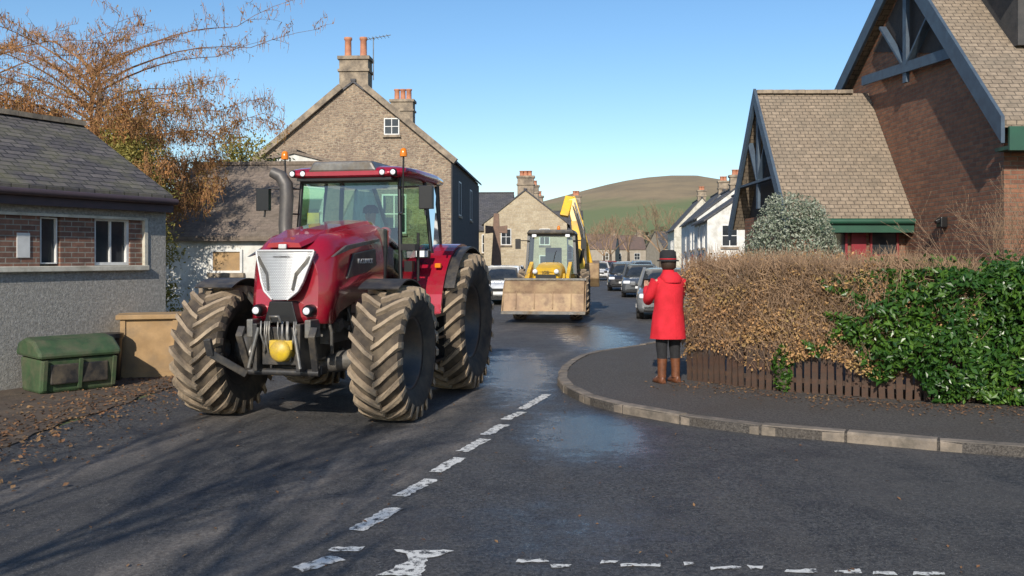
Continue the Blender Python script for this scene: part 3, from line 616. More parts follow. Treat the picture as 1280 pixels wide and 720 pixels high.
MB().prism([(-.13,1.33),(.13,1.33),(.19,1.10),(-.19,1.10)],'y',-.895,-.7).build('lower_grille',m_black,hood,bevel=.01,loc=SH)
for sx in (-1,1):
    h=MB().lathe([(.001,-.02),(.048,-.02),(.058,0),(.066,.03),(.066,.16)],16,0,'y',(sx*.29,-.87,1.23)).build('headlight',m_black,hood,loc=SH)
    MB().lathe([(.001,-.035),(.026,-.034),(.038,-.024)],16,0,'y',(sx*.29,-.87,1.23)).build('lens',m_lens,h)
    MB().prism([(-.10,1.56),(.50,1.62),(.80,1.70),(.76,1.90),(.10,1.84)],'x',sx*.475,sx*.506).build('side_grille',m_dark,hood,bevel=.01)
    MB().prism([(-.48,1.80),(.0,1.885),(.9,1.99),(.9,2.02),(-.1,1.925)],'x',sx*.47,sx*.503).build('silver_strip',m_grey,hood)
text('McCORMICK',.08,m_silver,hood,(.511,.42,1.75),(math.pi/2,0,math.pi/2))
MB().box(-.5,.5,1.05,1.2,1.3,2.15).build('firewall',m_dark,T,bevel=.02)
mb=MB().box(-.20,.20,-.92,-.55,.66,1.06).box(-.27,-.22,-1.0,-.6,.6,1.10).box(.22,.27,-1.0,-.6,.6,1.10).box(-.38,.38,-.7,-.55,.54,.63)
mb.tube([(-.42,-.85,.58),(.42,-.85,.58)],.038,10)
for sx in (-1,1):
    mb.beam((sx*.38,-.85,.57),(sx*.41,-1.02,.98),.04,.075,up=(1,0,0)); mb.beam((sx*.41,-1.02,.96),(sx*.41,-.95,1.06),.045,.08,up=(1,0,0))
mb.beam((-.40,-.88,.55),(-.70,-1.08,.78),.05,.08); mb.beam((-.70,-1.08,.76),(-.72,-1.12,.94),.05,.08,up=(1,0,0))
mb.build('front_linkage',m_dark,T,bevel=.010,loc=SH)
mb=MB()
for sx in (-1,1): mb.tube([(sx*.2,-1.0,1.06),(sx*.29,-1.04,.64)],.02,10)
for k in range(14):
    x=random.uniform(-.22,.22); mb.tube([(x,-.95,1.12),(x+.03,-1.02,1.0),(x+random.uniform(-.05,.06),-.95,random.uniform(.7,.9))],.011,6)
mb.tube([(-.05,-1.0,1.12),(-.05,-1.04,1.18),(.05,-1.04,1.18),(.05,-1.0,1.12)],.015,6)
mb.build('hydraulic_ram',m_grey,T,loc=SH)
mb=MB().lathe([(.001,-.12),(.085,-.11),(.115,-.08),(.12,.06)],20,0,'y',(.06,-.96,.82)); mb.box(-.07,.19,-1.02,-.93,.83,.93)
mb.build('yellow_guard',m_yel2,T,bevel=.01,loc=SH)
mb=MB().box(-.32,.32,-.8,-.6,.95,1.0)
for sx in (-1,1): mb.box(sx*.33-.035,sx*.33+.035,-.95,-.7,.95,1.14)
mb.build('tow_hitch',m_grey,T,bevel=.01,loc=SH)
for sx in (-1,1):
    mb=MB(); arcstrip(mb,0,Rf,.80,sx*.74,sx*1.20,62,130,.014)
    mb.beam((sx*.6,0,1.2),(sx*.9,0,1.54),.05,.05); mb.tube([(sx*.6,0,.9),(sx*.6,0,1.25)],.04,8)
    mb.build('front_fender',m_dark,T)
    mb=MB(); arcstrip(mb,2.5,Rr,1.00,sx*.56,sx*1.10,8,150,.05,20)
    pts=[(2.5-1.03*math.cos(math.radians(a)),Rr+1.03*math.sin(math.radians(a))) for a in range(8,151,10)]
    mb.prism(pts+[(3.1,1.0),(1.7,1.0)],'x',sx*.53,sx*.56)
    f=mb.build('rear_fender',m_red,T)
    mb=MB(); arcstrip(mb,2.5,Rr,.99,sx*1.105,sx*1.24,28,150,.025,20); mb.build('fender_extension',m_dark,f)
    l=MB().box(sx*.8-.1,sx*.8+.1,1.63,1.71,1.78,1.9).build('work_light',m_black,f,bevel=.02); MB().box(sx*.8-.08,sx*.8+.08,1.615,1.628,1.8,1.88).build('lens',m_lens,l)
    MB().box(sx*1.0-.04,sx*1.0+.04,1.66,1.72,1.66,1.72).build('indicator',m_orange,f,bevel=.01)
# cab
mb=MB(); CT=2.78
for sx in (-1,1):
    mb.tube([(sx*.72,1.08,1.25),(sx*.70,1.10,1.6),(sx*.65,1.20,CT)],.027,8)
    mb.tube([(sx*.82,2.02,1.2),(sx*.82,2.02,1.7),(sx*.70,2.05,CT)],.027,8)
    mb.tube([(sx*.76,2.62,1.5),(sx*.70,2.6,CT)],.035,8)
    mb.tube([(sx*.72,1.08,1.3),(sx*.82,2.0,1.25)],.03,8); mb.tube([(sx*.82,2.0,1.85),(sx*.76,2.62,1.9)],.027,8)
mb.box(-.66,.66,1.16,1.22,CT-.05,CT).box(-.72,.72,1.06,2.6,1.12,1.3)
mb.tube([(.25,1.09,1.75),(-.12,1.10,2.05)],.012,6)
mb.build('cab_frame',m_black,T)
MB().add([(-.69,1.10,1.5),(.69,1.10,1.5),(.64,1.195,CT-.03),(-.64,1.195,CT-.03)],[(0,1,2,3)]).build('windscreen',m_glass,T)
for sx in (-1,1):
    d=MB().add([(sx*.715,1.10,1.32),(sx*.815,2.0,1.3),(sx*.70,2.04,CT-.03),(sx*.655,1.21,CT-.03)],[(0,1,2,3)]).build('door',m_glass,T,label='glazed cab door')
    MB().beam((sx*.80,1.8,1.7),(sx*.80,1.95,1.7),.04,.05).build('handle',m_black,d)
    MB().add([(sx*.82,2.04,1.88),(sx*.76,2.6,1.92),(sx*.70,2.58,CT-.03),(sx*.70,2.07,CT-.03)],[(0,1,2,3)]).build('side_window',m_glass,T)
MB().add([(-.74,2.61,1.8),(.74,2.61,1.8),(.69,2.59,CT-.03),(-.69,2.59,CT-.03)],[(0,1,2,3)]).build('rear_window',m_glass,T)
MB().box(-.28,.28,2.25,2.38,1.65,2.2).box(-.27,.27,1.8,2.35,1.5,1.66).box(-.1,.1,1.9,2.2,1.3,1.5).build('seat',m_blackcloth,T,bevel=.04)
MB().box(-.26,.26,1.22,1.38,1.3,1.92).box(.3,.5,1.9,2.2,1.3,1.9).build('dashboard',m_dark,T,bevel=.03)
sw_=MB(); pts=[(.2*math.cos(a),1.52+.1*math.sin(a),2.03+.17*math.sin(a)) for a in [k*math.pi/10 for k in range(21)]]; sw_.tube(pts,.016,6); sw_.tube([(0,1.52,2.03),(0,1.35,1.85)],.03,8).tube([(-.19,1.52,2.03),(.19,1.52,2.03)],.014,6); sw_.build('steering_wheel',m_black,T)
MB().box(-.58,-.42,1.2,1.22,2.22,2.36).build('warning_card',m_yel2,T)
MB().box(-.58,-.46,1.13,1.15,1.75,1.87).build('windscreen_sticker',m_whitepaint,T)
def rring(y,w,zb,zt,n=20):
    R=[]
    for k in range(n):
        a=2*math.pi*k/n; c,s=math.cos(a),math.sin(a)
        R.append((w*math.copysign(abs(c)**.4,c),y,(zb+zt)/2+(zt-zb)/2*math.copysign(abs(s)**.6,s)))
    return R
cr=MB().loft([rring(.93,.6,2.80,2.85),rring(.96,.72,2.78,2.885),rring(1.15,.79,2.765,2.93),rring(1.6,.81,2.765,2.945),rring(2.3,.81,2.765,2.94),rring(2.7,.77,2.77,2.91),rring(2.8,.68,2.79,2.86)],0).build('cab_roof',m_red,T)
MB().prism([(-.46,2.84),(.46,2.84),(.38,2.975),(-.38,2.975)],'y',.925,2.6).build('roof_hatch',m_grey,cr,bevel=.03)
MB().box(-.3,.3,1.2,2.0,2.976,3.00).box(-.12,.12,1.5,1.8,3.00,3.04).build('roof_vent',m_dark,cr,bevel=.01)
MB().box(-.62,.62,.98,1.2,2.745,2.775).build('sun_visor',m_black,cr)
for x in (-.66,-.52,.52,.66):
    l=MB().lathe([(.001,-.03),(.042,-.03),(.048,0),(.045,.08)],14,0,'y',(x,.96,2.83)).build('roof_light',m_black,cr); MB().lathe([(.001,-.04),(.02,-.04),(.032,-.032)],14,0,'y',(x,.96,2.83)).build('lens',m_lens,l)
for sx in (-1,1):
    b_=MB().tube([(sx*.76,1.0,2.32),(sx*.78,.98,3.02)],.012,6).tube([(sx*.66,1.15,2.34),(sx*.76,1.0,2.34)],.012,6).build('beacon',m_black,cr)
    MB().lathe([(.045,0),(.047,.03),(.04,.08),(.025,.10),(.001,.105)],14,0,'z',(sx*.78,.98,3.02)).build('amber_dome',m_orange,b_)
    mi=MB().tube([(sx*.66,1.15,2.66),(sx*1.02,1.0,2.66),(sx*1.06,.98,2.3)],.014,6).box(sx*1.07-.085,sx*1.07+.085,.94,1.02,2.38,2.66).build('mirror',m_black,T,bevel=.025,label='black wing mirror on a folding arm')
    MB().box(sx*1.07-.07,sx*1.07+.07,1.021,1.024,2.40,2.64).build('mirror_glass',m_chrome,mi)
MB().tube([(-.60,.85,1.9),(-.74,.92,2.0),(-.76,.95,2.2),(-.74,.95,2.55),(-.75,.95,2.70),(-.82,.94,2.81),(-.93,.93,2.86)],[.06,.075,.085,.085,.085,.08,.065],16).build('exhaust',m_exh,T)
MB().tube([(.86,1.3,1.5),(.86,1.3,2.1)],.02,8).box(.74,.84,1.12,1.24,1.62,1.75).box(.72,.9,1.05,1.2,1.88,1.96).build('handrail',m_black,T)
mb=MB().box(.5,.92,.95,1.75,.62,1.22).box(-.92,-.5,.95,1.75,.62,1.22); mb.build('fuel_tank',m_dark,T,bevel=.06)
mb=MB()
for z in (.5,.78,1.06): mb.box(.92,1.12,1.2,1.62,z,z+.03)
mb.box(.93,1.1,1.18,1.21,.48,1.2).box(.93,1.1,1.61,1.64,.48,1.2); mb.build('step',m_black,T)
MB().box(-.3,.3,3.0,3.4,.5,1.0).beam((-.4,3,.9),(-.4,3.7,.6),.08,.1).beam((.4,3,.9),(.4,3.7,.6),.08,.1).build('rear_linkage',m_black,T)

# ---------------- people ----------------
def person(label,loc,rz,J):
    R=E('person',label,'person',loc,rz)
    names=[];verts=[];rad=[];edges=[]
    def v(n,p,r,c=None):
        names.append(n);verts.append(p);rad.append(r)
        if c is not None: edges.append((names.index(c),len(names)-1))
    v('pel',J['pel'],.12); v('waist',J['waist'],.11,'pel'); v('chest',J['chest'],.13,'waist'); v('neck',J['neck'],.05,'chest')
    hd=Vector(J['head']); fwd=Vector(J['face']).normalized()
    v('jaw',tuple(hd+Vector((0,0,-.08))),.07,'neck'); v('skull',tuple(hd+Vector((0,0,.02))-fwd*.01),.095,'jaw'); v('top',tuple(hd+Vector((0,0,.09))),.06,'skull')
    for s in 'LR':
        v('sh'+s,J['sh'+s],.06,'chest'); v('el'+s,J['el'+s],.045,'sh'+s); v('wr'+s,J['wr'+s],.028,'el'+s)
        wr=Vector(J['wr'+s]); el=Vector(J['el'+s]); d=(wr-el).normalized(); palm=wr+d*.07; v('pa'+s,tuple(palm),.032,'wr'+s)
        hd_=Vector(J['hand'+s]).normalized(); side=d.cross(hd_).normalized()
        for k,ln in enumerate((.062,.072,.068,.052)):
            o=side*(k-1.5)*.02; a=palm+o+d*.03; b=a+(d*.7+hd_*.5)*ln*.6; c=b+(hd_*.9-d*.1)*ln*.5
            v('f%s%da'%(s,k),tuple(a),.009,'pa'+s); v('f%s%db'%(s,k),tuple(b),.009,'f%s%da'%(s,k)); v('f%s%dc'%(s,k),tuple(c),.0075,'f%s%db'%(s,k))
        a=wr+d*.035-side*.03; v('t%sa'%s,tuple(a),.011,'wr'+s); v('t%sb'%s,tuple(a+(hd_*.6-side*.3+d*.4)*.05),.009,'t%sa'%s)
        v('hip'+s,J['hip'+s],.085,'pel'); v('kn'+s,J['kn'+s],.058,'hip'+s); v('an'+s,J['an'+s],.038,'kn'+s); v('to'+s,J['to'+s],.035,'an'+s)
    me=bpy.data.meshes.new('body'); me.from_pydata(verts,edges,[]); me.materials.append(m_skin)
    o=bpy.data.objects.new('body',me); COL.objects.link(o); o.parent=R
    sk=o.modifiers.new('s','SKIN'); sk.use_smooth_shade=True
    for i,rr in enumerate(rad): me.skin_vertices[0].data[i].radius=(rr,rr)
    me.skin_vertices[0].data[0].use_root=True
    su=o.modifiers.new('d','SUBSURF'); su.levels=1; su.render_levels=1
    side=fwd.cross(Vector((0,0,1))); f=MB()
    f.loft([[tuple(hd+fwd*q+side*a*wd+Vector((0,0,zz))) for a in (-1,0,1)]+[tuple(hd+fwd*(q+.03*wd/.012)+Vector((0,0,zz)))] for q,wd,zz in ((.088,.006,.02),(.09,.014,-.03))],0)
    f.build('nose',m_skin,R)
    for sg in (-1,1):
        c=hd+fwd*.083+side*sg*.032+Vector((0,0,.015)); MB().lathe([(.001,-.011),(.011,0),(.001,.011)],8,0,'z',tuple(c)).build('eye',m_black,R)
    f=MB(); c=hd+fwd*.088+Vector((0,0,-.062)); f.beam(c-side*.022,c+side*.022,.012,.008); f.build('mouth',M('lips',(.4,.12,.1)),R)
    return R
def ell(cx,cy,z,a,b,n=20,wob=0,ph=0):
    return [(cx+(a+wob*math.sin(3*t+ph)+wob*.7*math.sin(7*t+ph*2))*math.cos(t),cy+(b+wob*math.sin(4*t+ph))*math.sin(t),z) for t in [2*math.pi*k/n for k in range(n)]]
J=dict(pel=(0,0,.92),waist=(0,0,1.08),chest=(0,.01,1.28),neck=(0,.01,1.47),head=(0,.03,1.60),face=(-.1,1,0),
 shL=(-.18,.01,1.38),elL=(-.26,.10,1.13),wrL=(-.17,.30,1.27),handL=(.4,.3,.9),shR=(.18,.01,1.38),elR=(.25,.13,1.12),wrR=(-.02,.32,1.25),handR=(-.3,.3,.9),
 hipL=(-.09,0,.88),knL=(-.10,.02,.48),anL=(-.10,-.01,.1),toL=(-.12,.13,.035),hipR=(.09,0,.88),knR=(.10,.03,.48),anR=(.11,-.01,.1),toR=(.13,.13,.035))
P=person('person in red coat and black hat filming from the pavement',(2.13,12.5,.104),math.radians(20),J)
mb=MB().loft([ell(0,0,.60,.255,.20,28,.014,0),ell(0,0,.72,.245,.19,28,.011,.3),ell(0,0,.92,.225,.17,28,.008,.6),ell(0,0,1.02,.205,.16,28,.006,.9),ell(0,0,1.10,.205,.158,28,.006,1.2),ell(0,.0,1.25,.21,.155,28,.005,1.5),ell(0,.0,1.36,.215,.14,28),ell(0,.0,1.43,.15,.11,28),ell(0,.01,1.47,.085,.08,28),ell(0,.01,1.53,.08,.08,28)],0)
for s in 'LR':
    sh,el,wr=[Vector(J[k+s]) for k in ('sh','el','wr')]
    mb.tube([sh+Vector((0,0,.0)),sh.lerp(el,.3),sh.lerp(el,.7),el+(el-sh)*.05,el.lerp(wr,.4),el.lerp(wr,.7),wr],[.085,.08,.07,.07,.06,.062,.05],14)
coat=mb.build('coat',m_coat,P)
MB().tube([(0,-.15,1.34),(0,-.175,1.0),(0,-.205,.62)],.004,6).build('back_seam',m_coat,coat)
MB().loft([ell(0,-.02,1.50,.10,.10),ell(0,-.05,1.43,.16,.12),ell(0,-.09,1.36,.13,.08)],0).build('hood',m_coat,coat)
mb=MB()
for sx in (-1,1): mb.tube([(sx*.09,0,.8),(sx*.10,.02,.5),(sx*.10,0,.30)],[.10,.078,.062],14)
mb.build('trousers',m_blackcloth,P)
for sx in (-1,1):
    mb=MB()
    mb.tube([(sx*.10,0,.33),(sx*.105,0,.2),(sx*.105,0,.07)],[.068,.06,.058],14)
    mb.loft([[(sx*.115+wd*c,y,z0+(hh*max(0,s))) for c,s in [(math.cos(t),math.sin(t)) for t in [math.pi*k/8 for k in range(9)]]] for y,wd,hh,z0 in ((-.07,.03,.07,0),(-.05,.048,.11,0),(.02,.05,.12,0),(.1,.052,.075,0),(.17,.045,.055,0),(.20,.02,.03,0))],0)
    mb.build('boot',m_boot,P)
MB().loft([ell(0,.02,1.53,.07,.07),ell(0,.0,1.56,.098,.10),ell(0,.005,1.64,.105,.105),ell(0,.01,1.69,.09,.095)],0).build('hair',m_hair,P)
ht=MB().loft([ell(0,.02,1.645,.145,.15),ell(0,.02,1.66,.15,.155),ell(0,.02,1.668,.11,.115),ell(0,.02,1.70,.112,.118),ell(0,.02,1.775,.105,.108),ell(0,.02,1.80,.075,.075)],0).build('hat',m_blackcloth,P)
MB().loft([ell(0,.02,1.672,.115,.120),ell(0,.02,1.684,.115,.121)],0).build('hat_band',m_coat,ht)
ph=MB().box(-.08,.08,-.005,.005,-.04,.04).build('mobile_phone',m_black,None,bevel=.004,label='black mobile phone held up in both hands',category='phone')
Rm=Matrix.Translation((2.13,12.5,.104))@Matrix.Rotation(math.radians(20),4,'Z')
ph.matrix_world=Rm@Matrix.Translation((-.10,.41,1.36))
Jd=dict(pel=(0,0,.15),waist=(0,-.01,.32),chest=(0,-.03,.52),neck=(0,-.05,.70),head=(0,-.09,.84),face=(0,-1,0),
 shL=(-.19,-.03,.62),elL=(-.24,-.22,.42),wrL=(-.14,-.45,.5),handL=(.3,.2,-.6),shR=(.19,-.03,.62),elR=(.24,-.22,.42),wrR=(.14,-.45,.5),handR=(-.3,.2,-.6),
 hipL=(-.1,-.05,.12),knL=(-.14,-.42,.14),anL=(-.14,-.5,-.2),toL=(-.14,-.62,-.24),hipR=(.1,-.05,.12),knR=(.14,-.42,.14),anR=(.14,-.5,-.2),toR=(.14,-.62,-.24))
tw=Matrix.Translation((TX,TY,0))@Matrix.Rotation(TA,4,'Z')
p0=tw@Vector((.0,1.98,1.53))
D_=person('driver in dark red jacket sitting at the tractor wheel',tuple(p0),TA,Jd)
mb=MB().loft([ell(0,0,.1,.18,.14),ell(0,-.01,.3,.17,.13),ell(0,-.03,.5,.2,.14),ell(0,-.04,.62,.2,.12),ell(0,-.05,.69,.08,.08)],0)
for s in 'LR':
    sh,el,wr=[Vector(Jd[k+s]) for k in ('sh','el','wr')]; mb.tube([sh,el,wr],[.08,.065,.05],12)
mb.build('jacket',m_jacket,D_)
mb=MB()
for s in 'LR': mb.tube([Vector(Jd[k+s]) for k in ('hip','kn','an')],[.1,.08,.06],12)
mb.build('trousers',m_blue,D_)
MB().loft([ell(0,-.075,.86,.105,.11),ell(0,-.08,.93,.1,.105),ell(0,-.08,.97,.05,.05)],0).build('hair',m_hair,D_)

# ---------------- LOADER ----------------
Lr=E('backhoe_loader','yellow backhoe loader with lowered front bucket and raised digging arm','backhoe loader',(1.05,26.6,.008),math.radians(-7))
agwheel(Lr,(-.82,0,.5),.5,.36,.26,16,-1,rimm=m_yellow,hub=m_yellow); agwheel(Lr,(.82,0,.5),.5,.36,.26,16,1,rimm=m_yellow,hub=m_yellow)
agwheel(Lr,(-.88,2.2,.72),.72,.45,.38,18,-1,rimm=m_yellow,hub=m_yellow); agwheel(Lr,(.88,2.2,.72),.72,.45,.38,18,1,rimm=m_yellow,hub=m_yellow)
MB().box(-.4,.4,-.7,3.0,.5,.95).box(-.9,.9,2.8,3.1,.5,1.3).tube([(-.7,0,.5),(.7,0,.5)],.1,10).build('chassis',m_yellow,Lr,bevel=.04)
MB().loft([hring(-.9,.36,.85,1.4,slant=.05),hring(-.7,.4,.85,1.5),hring(.9,.45,.9,1.65)],0).build('hood',m_yellow,Lr)
MB().box(-.28,.28,-.93,-.89,.95,1.32).build('grille',m_black,Lr)
side=[(-1.72,.30),(-1.2,.32),(-.98,.5),(-.92,.8),(-1.02,1.16),(-1.30,.95),(-1.68,.42)]
bu=MB().prism([(-1.72,.30),(-1.2,.30),(-.95,.48),(-.88,.8),(-1.0,1.18),(-1.05,1.18),(-.96,.82),(-1.02,.56),(-1.22,.37),(-1.72,.34)],'x',-1.13,1.13)
bu.prism(side,'x',-1.15,-1.11).prism(side,'x',1.11,1.15)
bu.prism([(-1.70,.345),(-1.62,.345),(-1.5,.85),(-1.22,1.16),(-1.06,1.18),(-1.08,1.14),(-1.26,1.08),(-1.53,.83)],'x',-1.1,1.1)
for x in (-.75,-.25,.25,.75): bu.beam((x,-1.69,.42),(x,-1.50,.88),.03,.03)
bucket=bu.build('bucket',m_bucket,Lr,bevel=.01,loc=(0,0,-.02))
MB().box(-1.14,1.14,-1.80,-1.74,.28,.36).box(-1.14,1.14,-1.13,-1.06,1.185,1.24).build('cutting_edge',m_grey,bucket)
for sx in (-1,1):
    mb=MB()
    mb.beam((sx*.6,-1.0,.9),(sx*.58,-.4,1.15),.1,.22); mb.beam((sx*.58,-.45,1.13),(sx*.58,1.0,1.55),.1,.24); mb.tube([(sx*.45,.2,.8),(sx*.5,-.5,1.1)],.05,8)
    mb.beam((sx*.5,-.6,1.3),(sx*.5,-1.0,1.1),.06,.1)
    mb.build('loader_arm',m_yellow,Lr)
mb=MB()
for sx in (-1,1):
    mb.beam((sx*.74,.95,1.3),(sx*.68,1.1,2.5),.07,.07); mb.beam((sx*.76,1.8,1.3),(sx*.68,1.8,2.5),.07,.07); mb.beam((sx*.76,2.6,1.3),(sx*.68,2.5,2.5),.07,.07); mb.beam((sx*.74,.95,1.3),(sx*.76,2.6,1.3),.07,.07)
    mb.tube([(sx*.66,1,2.3),(sx*.98,.85,2.3)],.015,6); mb.box(sx*.98-.08,sx*.98+.08,.82,.87,2.05,2.35)
mb.box(-.7,.7,1.06,1.12,2.42,2.5).tube([(0,1.0,1.4),(.15,1.03,2.0)],.012,6)
mb.build('cab_frame',m_black,Lr)
MB().prism([(-.74,2.5),(.74,2.5),(.66,2.63),(-.66,2.63)],'y',.92,2.65).build('cab_roof',m_dark,Lr,bevel=.04)
MB().add([(-.72,.97,1.32),(.72,.97,1.32),(.66,1.1,2.48),(-.66,1.1,2.48)],[(0,1,2,3)]).build('windscreen',m_glass,Lr)
for sx in (-1,1): MB().add([(sx*.75,1,1.32),(sx*.76,2.55,1.32),(sx*.69,2.5,2.48),(sx*.69,1.1,2.48)],[(0,1,2,3)]).build('side_window',m_glass,Lr)
MB().box(-.68,.68,1.0,2.5,.85,1.31).build('cab_base',m_yellow,Lr,bevel=.04)
MB().box(-.25,.25,1.9,2.05,1.3,2.1).box(-.25,.25,1.55,2.0,1.3,1.5).box(-.2,.2,1.1,1.3,1.3,1.7).build('seat',m_blackcloth,Lr,bevel=.03)
for x in (-.5,.5): MB().box(x-.07,x+.07,.90,.96,2.40,2.49).build('work_light',m_lens,Lr,bevel=.02)
for x in (-.3,.3): MB().lathe([(.001,-.03),(.06,-.02),(.07,.05)],14,0,'y',(x,-.93,1.40)).build('headlight',m_lens,Lr)
MB().lathe([(.05,0),(.05,.08),(.03,.13),(.001,.135)],12,0,'z',(.2,1.4,2.63)).build('beacon',m_orange,Lr)
MB().beam((.62,3.2,.9),(.74,3.7,2.0),.18,.42,up=(1,0,0)).beam((.74,3.68,1.95),(.64,3.75,3.0),.17,.40,up=(1,0,0)).beam((.64,3.75,2.95),(.42,3.9,3.72),.16,.34,up=(1,0,0)).build('boom',m_yellow,Lr,bevel=.02)
MB().beam((.22,3.6,3.15),(.38,3.95,3.80),.14,.28,up=(1,0,0)).beam((.40,4.0,3.8),(.72,4.2,2.75),.14,.32,up=(1,0,0)).beam((.72,4.2,2.8),(1.08,4.5,1.2),.14,.28,up=(1,0,0)).build('dipper',m_yellow,Lr,bevel=.02)
MB().tube([(.93,3.5,1.6),(.86,3.45,2.7)],.05,8).tube([(.86,3.45,2.7),(.56,3.6,3.6)],.03,8).build('hydraulic_ram',m_grey,Lr)
mb=MB()
for k in range(3): mb.tube([(.60+k*.04,3.45,1.2),(.86+k*.03,3.4,2.2),(.66+k*.03,3.5,3.0),(.50,3.6,3.5)],.018,6)
mb.build('hydraulic_hose',m_black,Lr)
MB().prism([(4.2,1.6),(4.8,1.7),(4.9,1.0),(4.5,.8),(4.2,1.1)],'x',.85,1.35).build('digging_bucket',m_bucket,Lr,bevel=.03)
for sx in (-1,1): MB().box(sx*.82-.13,sx*.82+.13,2.9,3.1,.3,1.4).build('stabiliser',m_black,Lr)
text('JCB',.13,m_black,Lr,(.0,-.94,1.37),(math.pi/2,0,0))

# ---------------- CARS ----------------
m_tl=M('tail_lamp',(.35,.01,.01),rough=.2)
def car(label,loc,rz,col,Lg=4.2,Wd=1.76,Ht=1.48):
    R=E('parked_car',label,'car',loc,rz,'cars parked along the street'); h=Lg/2; w=Wd/2
    paint=M('car_paint',col,tuple(c*.9 for c in col),rough=.25,coat=.7,metal=.15,scale=2,dirt=tuple(c*.5+.03 for c in col))
    def ring(y,w,zb,zt):
        pts=[(-.9,0),(-1,.25),(-1,.6),(-.95,.85),(-.82,1),(-.4,1.03),(0,1.04),(.4,1.03),(.82,1),(.95,.85),(1,.6),(1,.25),(.9,0)]
        return [(a*w,y,zb+(zt-zb)*b2) for a,b2 in pts]
    MB().loft([ring(-h,w*.8,.3,.62),ring(-h+.1,w*.93,.22,.72),ring(-h+.5,w,.2,.84),ring(-h+1.1,w,.2,.93),ring(0,w,.2,.95),ring(h-.5,w,.2,.98),ring(h-.12,w*.95,.22,.95),ring(h,w*.85,.3,.85)],0).build('body',paint,R)
    def gr(y,wb,wt,zb,zt): return [(-wb,y,zb),(-wt,y,zt),(-wt*.6,y,zt+.03),(0,y,zt+.04),(wt*.6,y,zt+.03),(wt,y,zt),(wb,y,zb)]
    t=Ht-.04
    g=MB().loft([gr(-h+.95,w*.85,w*.84,.93,.94),gr(-h+1.65,w*.9,w*.70,.93,t-.03),gr(0,w*.9,w*.72,.93,t),gr(h-.9,w*.9,w*.70,.95,t-.03),gr(h-.25,w*.86,w*.8,.93,.99)],0,True)
    g.build('windows',m_winglass,R)
    MB().loft([[(x,y,t+.008+ (.03 if abs(x)<w*.5 else 0)+dz) for x in (-w*.71,-w*.42,0,w*.42,w*.71)]+[(w*.71,y,t-.04+dz),(-w*.71,y,t-.04+dz)] for y,dz in ((-h+1.62,-.015),(0,.012),(h-.85,-.012))],0).build('roof',paint,R)
    for sx in (-1,1):
        pb=MB()
        pb.beam((sx*w*.86,-h+.98,.95),(sx*w*.71,-h+1.66,t),.06,.06).beam((sx*w*.71,-h+1.66,t),(sx*w*.71,h-.88,t),.05,.05); pb.beam((sx*w*.92,0,.95),(sx*w*.73,0,t),.05,.08); pb.beam((sx*w*.87,h-.3,.97),(sx*w*.71,h-.88,t),.1,.1)
        pb.build('pillar',paint,R)
        for y in (-h+.8,h-.8):
            wl=MB().lathe([(.001,sx*.02),(.19,sx*.0),(.21,sx*.02)],20).build('wheel',m_silver,R,loc=(sx*(w-.08),y,.31))
            MB().lathe([(.2,sx*.03),(.23,sx*.06),(.30,sx*.07),(.315,0),(.31,-sx*.14)],24).build('tyre',m_rubber,wl)
        MB().prism([(-h+.8+.37*math.cos(a),.31+.37*math.sin(a)) for a in [math.pi*k/10-.1 for k in range(12)]],'x',sx*(w-.2),sx*(w+.004)).build('wheel_arch',m_black,R)
        MB().prism([(h-.8+.37*math.cos(a),.31+.37*math.sin(a)) for a in [math.pi*k/10-.1 for k in range(12)]],'x',sx*(w-.2),sx*(w+.004)).build('wheel_arch',m_black,R)
        MB().box(sx*w*.72-.16,sx*w*.72+.16,-h-.0,-h+.2,.62,.76).build('headlight',m_lens,R,bevel=.04)
        MB().box(sx*w*.8-.1,sx*w*.8+.1,h-.15,h+.0,.68,.9).build('tail_light',m_tl,R,bevel=.03)
        MB().box(sx*(w+.1)-.09,sx*(w+.1)+.09,-h+1.3,-h+1.42,.95,1.08).build('mirror',paint,R,bevel=.03)
    MB().box(-w*.5,w*.5,-h-.015,-h+.1,.5,.64).box(-w*.75,w*.75,-h+.0,-h+.1,.26,.4).build('grille',m_black,R,bevel=.01)
    MB().box(-.26,.26,-h-.03,-h-.016,.42,.52).build('number_plate',m_whitepaint,R)
    return R
car('white hatchback facing the camera parked at the kerb',(-.35,36.5,.008),math.radians(-6),(.75,.76,.76))
car('silver grey hatchback parked beside the hedge',(4.7,28.2,.008),math.radians(-8),(.22,.23,.24))
car('dark grey car parked along the kerb',(6.0,43,.008),math.radians(-7),(.09,.10,.11))
car('black hatchback parked further down the street',(6.2,51,.008),math.radians(-7),(.03,.03,.035))
car('blue saloon waiting in the road',(7.4,62,.008),math.radians(-7),(.06,.10,.2))
car('white car parked far down the street',(7.0,74,.008),math.radians(-7),(.6,.6,.6))
car('silver car parked far down the street',(9.6,78,.008),math.radians(-7),(.4,.4,.42))
car('red car parked far down the street',(9.5,90,.008),math.radians(-7),(.3,.03,.03))
car('pale blue car parked beside houses',(9.3,66,.105),math.radians(-7),(.2,.3,.42))
car('dark blue car parked opposite the cottages',(7.8,88,.008),math.radians(-7),(.05,.07,.16))

